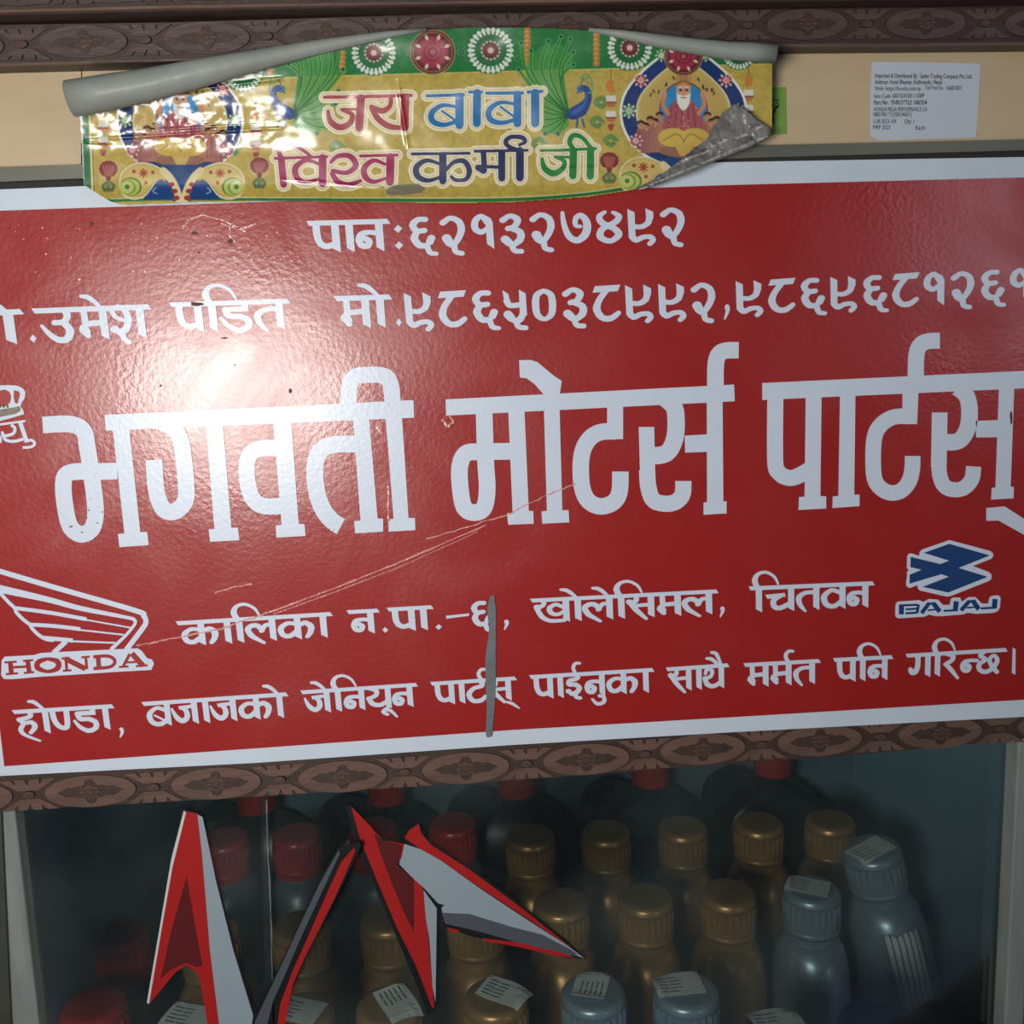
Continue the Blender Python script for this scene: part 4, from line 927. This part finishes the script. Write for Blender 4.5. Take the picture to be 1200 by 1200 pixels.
# lettering of the banner
A2 = crop(310, 30, 5); A3 = crop(540, 30, 5.4545)
def L2(*ss): return [([q for q in A2(P)], r/5) for P, r in ss]
def L3(*ss): return [([q for q in A3(P)], r/5.4545) for P, r in ss]
W = [
 ((152, 30, 44), L2(([(352,420),(590,417)], 11), ([(600,415),(860,410)], 11), ([(565,425),(555,600)], 24), ([(372,500,.6),(385,560,1.1),(440,596,1.2),(500,572,1.1),(512,520,.9),(450,490,.5),(560,492,.5)], 16),
    ([(740,420),(735,470,1),(690,500,1.3),(625,475,1)], 14), ([(625,485,1),(670,550,1.3),(730,590,1.3),(800,600,1)], 14), ([(825,420),(820,595)], 25))),
 ((20, 108, 168), L2(([(952,412),(1165,405)], 10), ([(1120,475,.7),(1040,468,.9),(982,510,1.3),(985,560,1.3),(1050,582,1),(1130,560,.8)], 14), ([(1040,500),(1125,560)], 7), ([(1142,415),(1142,585)], 24))
   + L3(([(55,425),(135,425)], 10), ([(105,430),(102,625)], 26), ([(165,432),(395,430)], 11), ([(340,500,.7),(250,492,.9),(182,540,1.3),(190,600,1.3),(260,622,1),(350,600,.8)], 15), ([(255,520),(350,590)], 8), ([(362,440),(362,625)], 26), ([(430,425),(520,420)], 11), ([(475,430),(475,625)], 27))),
 ((150, 22, 84), L2(([(62,778),(365,768)], 9), ([(98,780),(112,930)], 21), ([(98,775,1.1),(85,730,1.2),(115,698,1.1),(180,705,.9),(240,740,.8),(275,768,.6)], 13), ([(320,812,.7),(245,790,1),(182,830,1.4),(190,890,1.4),(240,918,1),(325,895,.7)], 13), ([(340,775),(340,925)], 23),
    ([(390,800,.8),(430,765,1),(500,765,1.2),(535,820,1.3),(480,862,1),(400,850,.9)], 14), ([(395,868,1),(430,915,1.3),(490,932,1.1),(562,910,.8)], 14), ([(562,764),(778,758)], 9), ([(705,812,.7),(640,790,1),(585,832,1.4),(592,888,1.4),(640,915,1),(710,895,.7)], 13), ([(738,770),(735,915)], 24))),
 ((28, 42, 86), L2(([(865,752),(1200,748)], 9), ([(1045,760),(1045,910)], 22), ([(1030,812,.7),(950,790,1),(890,830,1.4),(900,885,1.4),(960,908,1),(1035,885,.7)], 13), ([(1065,845,.8),(1110,800,1),(1170,795,1.2),(1200,850,1.3),(1180,900,1),(1120,905,.9),(1095,885,.8)], 13))
   + L3(([(90,803),(425,797)], 10), ([(145,812),(150,900)], 18), ([(110,908,1.2),(145,925,1.4)], 17), ([(120,900),(255,905)], 12), ([(262,812),(262,975)], 23), ([(378,800),(378,972)], 25), ([(385,800,.9),(310,775,1.1),(287,742,1.2),(320,712,1.1),(390,715,1.2),(412,742,1),(375,762,.8)], 13))),
 ((26, 122, 48), L3(([(512,798),(690,796)], 10), ([(640,796),(862,786)], 10), ([(520,850,.7),(535,910,1.2),(590,945,1.3),(650,915,1.1),(660,865,.9),(600,838,.5),(700,842,.6)], 16), ([(720,800),(716,960)], 24), ([(830,790),(828,962)], 24), ([(722,790,1),(695,745,1.2),(720,702,1.2),(775,715,1),(830,780,.9)], 14))),
]
for grow, colr in ((5.0, (226, 220, 190)), (2.6, (176, 140, 70)), (1.9, (226, 220, 190))):
    for _, ss in W:
        for P, r in ss: fills(sweep([(p[0], p[1], (p[2] if len(p) == 3 else 1)*r/4.0 + grow/4.0) for p in P], 4.0, 4.0, 4, 10), colr)
for cl, ss in W:
    for P, r in ss: fills(sweep([(p[0], p[1], (p[2] if len(p) == 3 else 1)) for p in P], r, r, 5, 10), cl)
fill([(452, 222), (462, 217), (490, 215), (499, 221), (494, 226), (470, 229), (453, 228)], (112, 108, 96), .9)
# --- the sheet
STEP = 3
small = IMG[:IMG.shape[0]//STEP*STEP, :IMG.shape[1]//STEP*STEP].reshape(IMG.shape[0]//STEP, STEP, IMG.shape[1]//STEP, STEP, 3).mean((1, 3))
gh, gw = small.shape[:2]; PXS = BX + (np.arange(gw)+.5)*STEP/K; PYS = BY + (np.arange(gh)+.5)*STEP/K
GX, GY = np.meshgrid(PXS, PYS)
def sst(a, b, x): t = np.clip((x-a)/(b-a), 0, 1); return t*t*(3-2*t)
lean = .20*sst(450, 300, GX) + .10*sst(300, 450, GX)
ref = 182 - .0*GX
up = np.clip(ref - GY, 0, None)
DY = -.0028 - lean*np.where(up < 12, up*up/24, up-6)*.0004
DY -= .006*sst(118, 45, GY)*sst(250, 420, GX)
DY -= .0022*sst(215, 240, GY)
crm = np.exp(-(((GX-215)/120)**2 + ((GY-145)/38)**2)**2)
n1 = vnoise(gh, gw, 7, 11) - .5; n2 = vnoise(gh, gw, 3.2, 12) - .5; n3 = vnoise(gh, gw, 22, 13) - .5; n4 = vnoise(gh, gw, 60, 14) - .5
DY += crm*(vnoise(gh, gw, 13, 21)*.0009 + n1*.00016 + n2*.00003) + n3*.00045 + n4*.0012
for (x0, y0, x1, y1, wd, am) in ((100, 164, 330, 150, 1.6, .0006), (180, 152, 300, 146, 1.4, -.0004), (210, 108, 330, 92, 2.2, .0009), (466, 95, 478, 172, 2.4, .0008), (95, 166, 130, 168, 1.4, .0005), (640, 196, 760, 190, 1.6, -.0004), (330, 210, 470, 222, 1.8, .0003)):
    L2_ = (x1-x0)**2 + (y1-y0)**2; t = np.clip(((GX-x0)*(x1-x0) + (GY-y0)*(y1-y0))/L2_, 0, 1)
    d = np.hypot(GX-x0-t*(x1-x0), GY-y0-t*(y1-y0)); DY -= am*np.exp(-(d/wd)**2)*np.minimum(1, 4*np.minimum(t, 1-t)+.3)
outline = [(93, 130), (130, 121), (200, 103), (250, 88), (330, 66), (400, 51), (450, 41), (490, 35.5), (550, 32), (640, 32.5), (700, 36), (745, 44), (800, 57), (850, 67), (905, 70), (905.5, 152), (880, 172), (800, 205), (768, 217), (748, 222), (690, 231), (600, 237.5), (520, 238.5), (420, 237), (330, 236), (230, 237), (142, 240.5), (128, 236), (112, 226), (98, 217)]
ins = np.zeros(GX.shape, bool)
for i in range(len(outline)):
    (ax_, ay_), (bx_, by_) = outline[i], outline[(i+1) % len(outline)]
    if ay_ == by_: continue
    ins ^= ((ay_ > GY) != (by_ > GY)) & (GX < (bx_-ax_)*(GY-ay_)/(by_-ay_) + ax_)
vx = (GX-600)/F; vy = (GY-600)/F
dw = [vx*_R[0] + vy*_R[1] + _R[2], vx*_N[0] + vy*_N[1] + _N[2], -(vx*_D[0] + vy*_D[1] + _D[2])]
tt = (DY - CAM[1])/dw[1]
PT = np.stack([CAM[0]+dw[0]*tt, CAM[1]+dw[1]*tt, CAM[2]+dw[2]*tt], -1)
# the cells inside the outline, as quads
q = ins[:-1, :-1] & ins[1:, :-1] & ins[:-1, 1:] & ins[1:, 1:]
iy, ix = np.nonzero(q); idx = iy*gw + ix
quads = np.stack([idx, idx+gw, idx+gw+1, idx+1], 1)
used = np.unique(quads); remap = np.zeros(gh*gw, int); remap[used] = np.arange(len(used)); quads = remap[quads]
ban = thing('festival_banner', 'curling printed paper banner in yellow and green taped over the top of the red sign', 'banner', loc=tuple(on(500, 140, -.005)))
me = bpy.data.meshes.new('printed_sheet'); me.vertices.add(len(used)); me.vertices.foreach_set('co', PT.reshape(-1, 3)[used].astype('f').ravel())
me.loops.add(quads.size); me.loops.foreach_set('vertex_index', quads.ravel().astype('i')); me.polygons.add(len(quads))
me.polygons.foreach_set('loop_start', np.arange(0, quads.size, 4, dtype='i')); me.polygons.foreach_set('loop_total', np.full(len(quads), 4, 'i'))
me.update(); me.validate()
ca = me.color_attributes.new('print', 'FLOAT_COLOR', 'POINT')
c = small.reshape(-1, 3)[used]/255.0; c = np.where(c <= .04045, c/12.92, ((c+.055)/1.055)**2.4)
BK = 1.0
ca.data.foreach_set('color', np.concatenate([np.clip(c*BK, 0, 1), np.ones((len(c), 1))], 1).astype('f').ravel())
me.polygons.foreach_set('use_smooth', [True]*len(me.polygons))
m_ban = vcol_mat('printed_banner', .45, coat=.8, coat_rough=.17)
me.materials.append(m_ban)
o = bpy.data.objects.new('printed_sheet', me); COL.objects.link(o); o.parent = ban; o.matrix_parent_inverse = Matrix.Translation(-ban.location)
o['label'] = 'printed face with peacocks, mandalas and Devanagari words'
# rolled back edges (grey reverse side)
m_back = mat('grey_paper_back', (.27, .30, .275), .6, coat=.08, coat_rough=.2, noise=(45, .6), col2=(.20, .21, .19), bump=(90, .0006))
def roll(pts, name, turns=.86):
    """spiral-ish open tube through (px, py, radius px, depth)"""
    s = Sh(); n = 26; rows = []
    P3 = [np.array(on(x, y, d)) for x, y, r, d in pts]
    N2 = []
    for i in range(len(pts)):
        a = P3[max(i-1, 0)]; b = P3[min(i+1, len(pts)-1)]; t = _n(b-a); e1 = np.array((0., -1, 0)); e1 = _n(e1 - t*e1.dot(t)); e2 = np.cross(t, e1)
        r = pts[i][2]*.0004; rows.append([tuple(P3[i] + (e1*math.cos(a_)+e2*math.sin(a_))*r*(1-.28*j/n)*(1+.03*math.sin(i*1.9+j*.7))) for j, a_ in ((j, -math.pi*.75 - j/n*turns*2*math.pi) for j in range(n+1))])
    for r_ in rows: s.v += r_
    for i in range(len(rows)-1):
        for j in range(n): a = i*(n+1)+j; s.f.append((a, a+1, a+n+2, a+n+1))
    o = child(s, name, m_back, ban, smooth=True); md = o.modifiers.new('t', 'SOLIDIFY'); md.thickness = .0003
    return o
roll([(82, 113, 21, -.018), (120, 107.5, 20.5, -.018), (170, 98.5, 18.5, -.018), (220, 87, 16.5, -.018), (270, 76, 13.5, -.018), (320, 65.5, 10.5, -.017), (370, 55, 8, -.016), (420, 46, 5.5, -.016), (460, 39.5, 3.2, -.015), (500, 34.5, 1.2, -.0145)], 'curled_edge')['label'] = 'grey rolled-over edge at the upper left'
roll([(690, 34.5, 1.2, -.0145), (730, 40, 4.5, -.016), (770, 47, 7, -.017), (810, 53, 8.5, -.018), (850, 58, 10, -.018), (880, 60, 10.5, -.018), (908, 62, 11, -.018)], 'curled_edge')['label'] = 'grey rolled-over edge at the upper right'
# folded lower right corner: reverse side of the sheet turned over
fo = [(861, 121), (872, 126), (886, 138), (903, 150), (903.5, 158), (882, 171), (850, 184), (802, 205), (766, 218), (748, 223), (744, 221), (768, 209), (788, 194), (800, 184), (815, 172), (829, 161), (836, 148), (846, 132)]
bm = bmesh.new(); fx0, fx1, fy0, fy1 = 740, 908, 118, 226; NXf, NYf = 168, 108
vs = {}; fc = (780, 176)
from math import hypot
def inside(P, x, y):
    r = False
    for i in range(len(P)):
        (a1, b1), (a2, b2) = P[i], P[(i+1) % len(P)]
        if (b1 > y) != (b2 > y) and x < (a2-a1)*(y-b1)/(b2-b1)+a1: r = not r
    return r
fn1 = vnoise(NYf+1, NXf+1, 5, 31); fn2 = vnoise(NYf+1, NXf+1, 14, 32); fn3 = vnoise(NYf+1, NXf+1, 2.5, 33)
colr = []
for j in range(NYf+1):
    for i in range(NXf+1):
        x = fx0 + (fx1-fx0)*i/NXf; y = fy0 + (fy1-fy0)*j/NYf
        if inside(fo, x, y):
            low = ((x-748)*(158-223) - (y-223)*(903.5-748))/hypot(155.5, 65)  # + above the lower edge
            dep = -.0075 - .004*math.sin(min(max(-low, 0), 60)/60*math.pi)**.5*1 - fn2[j, i]*.0025 - fn1[j, i]*.0006 - fn3[j, i]*.0002
            vs[i, j] = bm.verts.new(on(x, y, dep))
            torn = max(0, 1 - abs(abs(low) - 9 - 6*fn2[j, i])/2.0) * (fn1[j, i] > .35) + max(0, 1-abs(low)/1.6) * (fn3[j, i] > .3)
            g = .105 + .10*fn2[j, i] - .05*(fn1[j, i]-.5) - (.05 if abs(low) < 22 else 0)*fn1[j, i]
            colr.append(min(.62, g + .5*min(torn, 1)*(.3 + fn3[j, i]*.7)))
for (i, j), v in vs.items():
    if (i+1, j) in vs and (i, j+1) in vs and (i+1, j+1) in vs: bm.faces.new((v, vs[i, j+1], vs[i+1, j+1], vs[i+1, j])).smooth = True
me = bpy.data.meshes.new('folded_corner'); bm.verts.index_update(); bm.to_mesh(me); bm.free()
ca = me.color_attributes.new('print', 'FLOAT_COLOR', 'POINT')
for k_, g in enumerate(colr): ca.data[k_].color = (g, g, g*.95, 1)
me.materials.append(vcol_mat('paper_reverse', .5, coat=.2))
o = bpy.data.objects.new('folded_corner', me); COL.objects.link(o); o.parent = ban; o.matrix_parent_inverse = Matrix.Translation(-ban.location); o['label'] = 'dirty grey folded-over corner with torn white fibres'
o.modifiers.new('t', 'SOLIDIFY').thickness = .0003

# ------------------------------------------------------------------ stickers on the plywood
def latin(txt, x, y, h, m, parent, depth, name='printed_text', ang=0.0, wfit=None, bold=0.0):
    """flat latin lettering whose baseline starts at pixel (x, y)"""
    cu = bpy.data.curves.new(name, 'FONT'); cu.body = txt; cu.size = h; cu.offset = bold
    o = bpy.data.objects.new(name, cu); COL.objects.link(o); bpy.context.view_layer.update()
    dg = bpy.context.evaluated_depsgraph_get(); me = bpy.data.meshes.new_from_object(o.evaluated_get(dg)); COL.objects.unlink(o); bpy.data.objects.remove(o)
    p = on(x, y, depth); q = on(wfit[0], wfit[1], depth) if wfit else None
    xs = [v.co.x for v in me.vertices]; w0 = max(xs) - min(xs)
    sx = 1.0; 
    if q is not None: sx = math.hypot(q[0]-p[0], q[2]-p[2]) / w0; ang = math.atan2(q[2]-p[2], q[0]-p[0])
    for v in me.vertices:
        X = (v.co.x - min(xs))*sx; Z = v.co.y
        v.co = (p[0] + X*math.cos(ang) - Z*math.sin(ang), p[1], p[2] + X*math.sin(ang) + Z*math.cos(ang))
    me.materials.clear(); me.materials.append(m)
    ob = bpy.data.objects.new(name, me); COL.objects.link(ob); ob.parent = parent; ob.matrix_parent_inverse = Matrix.Translation(-parent.location)
    return ob
lb = thing('price_sticker', 'white printed paper label on the plywood at the upper right', 'sticker', loc=tuple(on(1083, 118, .0035)))
s = Sh(); s.px([(1022, 72.5), (1084, 73), (1149, 74.5), (1147, 120), (1144, 161), (1085, 163), (1030, 165), (1020, 159), (1020, 110)], .0036, .0003); child(s, 'paper', mat('white_label_paper', (.52, .58, .66), .55, noise=(40, .25), col2=(.42, .48, .55)), lb)
hh = .0027
for txt, x, y, x2, y2, b_ in (("Imported & Distributed By : Sadev Trading Company Pvt. Ltd.", 1025.5, 91, 1139, 92, .00002), ("Address: Hotel Bhawan, Kathmandu, Nepal", 1025, 98.5, 1104, 98.5, .00002), ("Web: https://honda.com.np", 1025, 106, 1079, 106, 0), ("Toll Free No : 1660010021", 1084, 105, 1127, 105.5, 0),
        ("Item Code: 60073DH28111300P", 1024.5, 115, 1083, 114.5, 0), ("Part No : THROTTLE 100/324", 1024, 122.5, 1086, 122.5, .00004), ("HONDA MEGA PERFORMANCE CH", 1024, 130.5, 1086, 130.5, 0), ("080/783 T/(20034601)", 1023.5, 136.5, 1068, 136.5, 0),
        ("LUB-2023-169", 1023.5, 144.5, 1050, 144.5, 0), ("Qty 1", 1060, 144.5, 1071, 144.5, 0), ("MRP 2023", 1023, 151.5, 1043, 151.5, 0), ("Each", 1073, 152, 1084, 152, 0)):
    latin(txt, x, y, hh, m_ink, lb, .0034, wfit=(x2, y2), bold=b_)
gs = thing('green_sticker', 'small light green sticker half hidden behind the right end of the banner', 'sticker', loc=tuple(on(912, 130, .0035)))
s = Sh(); s.px([(898, 103), (921, 102), (922, 157), (898, 158)], .0036, .0003); child(s, 'paper', mat('green_paper', (.17, .33, .05), .5, noise=(60, .3)), gs)
latin('TS', 902.8, 126, .0052, m_ink, gs, .0034, wfit=(913.2, 126)); latin('LY', 893, 144.5, .0105, m_ink, gs, .0034, wfit=(912, 144), bold=.0003)

# ================================================================== DECALS ON THE GLASS
m_dred = mat('decal_red', (.38, .014, .012), .35, coat=.3)
m_ddark = mat('decal_dark_red', (.10, .010, .012), .35, coat=.3)
m_dsil = mat('decal_silver', (.33, .41, .46), .35, metal=.2)
m_dblk = mat('decal_black', (.008, .009, .011), .4)
m_dwht = mat('decal_white', (.55, .58, .60), .4)
m_dgry = mat('decal_carbon', (.09, .105, .125), .4, metal=.2)
def decal(parent, polys, m, lvl, name, yb=.0112):
    s = Sh()
    s.upx(polys, yb - .0001*lvl, .0002 if lvl == 0 else .0001)
    return child(s, name, m, parent)
# left decal: traced in (0,860) x3 view
A = crop(0, 860, 3)
d1 = thing('angular_decal', 'red and silver A-shaped motorcycle decal stuck on the left of the glass', 'decal', loc=tuple(on(230, 1060, .011)))
decal(d1, [A([(640,262),(700,280),(745,440),(800,640),(850,830),(890,965),(905,960),(950,880),(965,870),(985,900),(940,1060),(760,1060),(745,1000),(705,870),(690,835),(655,818),(620,835),(520,955),(512,935),(560,700),(600,440)])], m_dblk, 0, 'black_base')
decal(d1, [A([(650,272),(694,280),(710,400),(722,560),(738,760),(775,1060),(735,1060),(718,950),(700,860),(690,835),(655,815),(620,835),(525,950),(565,700),(605,460)])], m_dred, 1, 'red_panel')
decal(d1, [A([(656,500),(690,700),(712,815),(690,820),(655,805),(600,830),(565,860),(600,700)])], m_ddark, 2, 'dark_red_panel')
decal(d1, [A([(694,284),(712,292),(760,520),(820,760),(890,990),(880,1060),(775,1060),(738,760),(710,420)])], m_dsil, 2, 'silver_panel')
decal(d1, [A([(646,270),(654,276),(606,470),(565,705),(524,950),(516,945),(558,700),(602,440)])], m_dwht, 2, 'white_edge')
A = crop(0, 860, 3)
d2 = thing('angular_decal', 'black and red slanted bar decal leaning right beside the A-shaped one', 'decal', loc=tuple(on(360, 1100, .011)))
decal(d2, [A([(1190,398),(1265,378),(1270,395),(1190,560),(1090,760),(1030,900),(990,1060),(885,1060),(893,1000),(985,810),(1060,650),(1120,520)])], m_dblk, 0, 'black_base', .0108)
decal(d2, [A([(1190,410),(1195,420),(1130,560),(1065,700),(1000,850),(960,940),(930,1060),(893,1060),(897,1010),(985,822),(1060,660),(1122,530)])], m_dgry, 1, 'grey_panel', .0108)
decal(d2, [A([(1185,560),(1125,680),(1070,790),(1030,880),(995,1060),(970,1060),(985,950),(1030,830),(1080,720),(1150,560),(1200,450),(1245,400),(1250,410)])], m_dred, 2, 'red_panel', .0108)
A = crop(380, 860, 3.528)
d3 = thing('angular_decal', 'pointed red and dark red decal on the glass left of the silver blade', 'decal', loc=tuple(on(460, 1060, .011)))
decal(d3, [A([(90,295),(112,298),(200,400),(330,470),(400,600),(470,720),(468,1100),(455,1145),(430,1160),(370,1010),(290,820),(200,610),(130,470)])], m_dblk, 0, 'black_base', .0164)
decal(d3, [A([(112,302),(180,370),(240,440),(330,455),(350,560),(405,630),(425,760),(435,900),(455,1135),(445,1130),(380,960),(300,800),(220,610),(150,440)])], m_dred, 1, 'red_panel', .0164)
decal(d3, [A([(205,410),(240,440),(325,460),(310,540),(370,600),(372,700),(370,818),(330,740),(280,620),(235,500)])], m_ddark, 2, 'dark_red_panel', .0164)
decal(d3, [A([(410,645),(465,722),(463,900),(460,1110),(448,1050),(435,850),(420,760)])], m_dsil, 2, 'silver_panel', .0164)
d4 = thing('angular_decal', 'silver blade decal with red upper edge pointing down right on the glass', 'decal', loc=tuple(on(560, 1060, .011)))
decal(d4, [A([(335,430),(350,400),(392,368),(402,395),(420,430),(520,495),(700,620),(900,770),(1000,850),(1085,930),(1000,925),(800,880),(600,835),(500,798),(480,740),(430,640)])], m_dblk, 0, 'black_base', .0163)
decal(d4, [A([(332,430),(350,400),(390,372),(400,410),(440,458),(600,560),(800,708),(960,835),(1040,900),(1078,925),(1020,885),(850,770),(650,640),(480,520),(400,478)])], m_dred, 2, 'red_panel', .0163)
decal(d4, [A([(332,455),(400,478),(480,522),(650,644),(850,776),(1000,872),(1075,927),(1000,905),(800,840),(620,800),(500,785),(484,720),(497,708),(470,700),(410,635),(303,542),(320,510)])], m_dsil, 1, 'silver_panel', .0163)
decal(d4, [A([(500,785),(490,740),(600,745),(780,800),(900,830),(1020,892),(1050,915),(1000,915),(800,862),(620,812)])], m_dgry, 2, 'dark_fade_panel', .0163)
decal(d4, [A([(655,845),(800,862),(980,905),(1040,925),(960,918),(800,880),(660,856)]), A([(510,800),(560,812),(540,825),(520,815)])], m_dred, 3, 'red_edge', .0163)
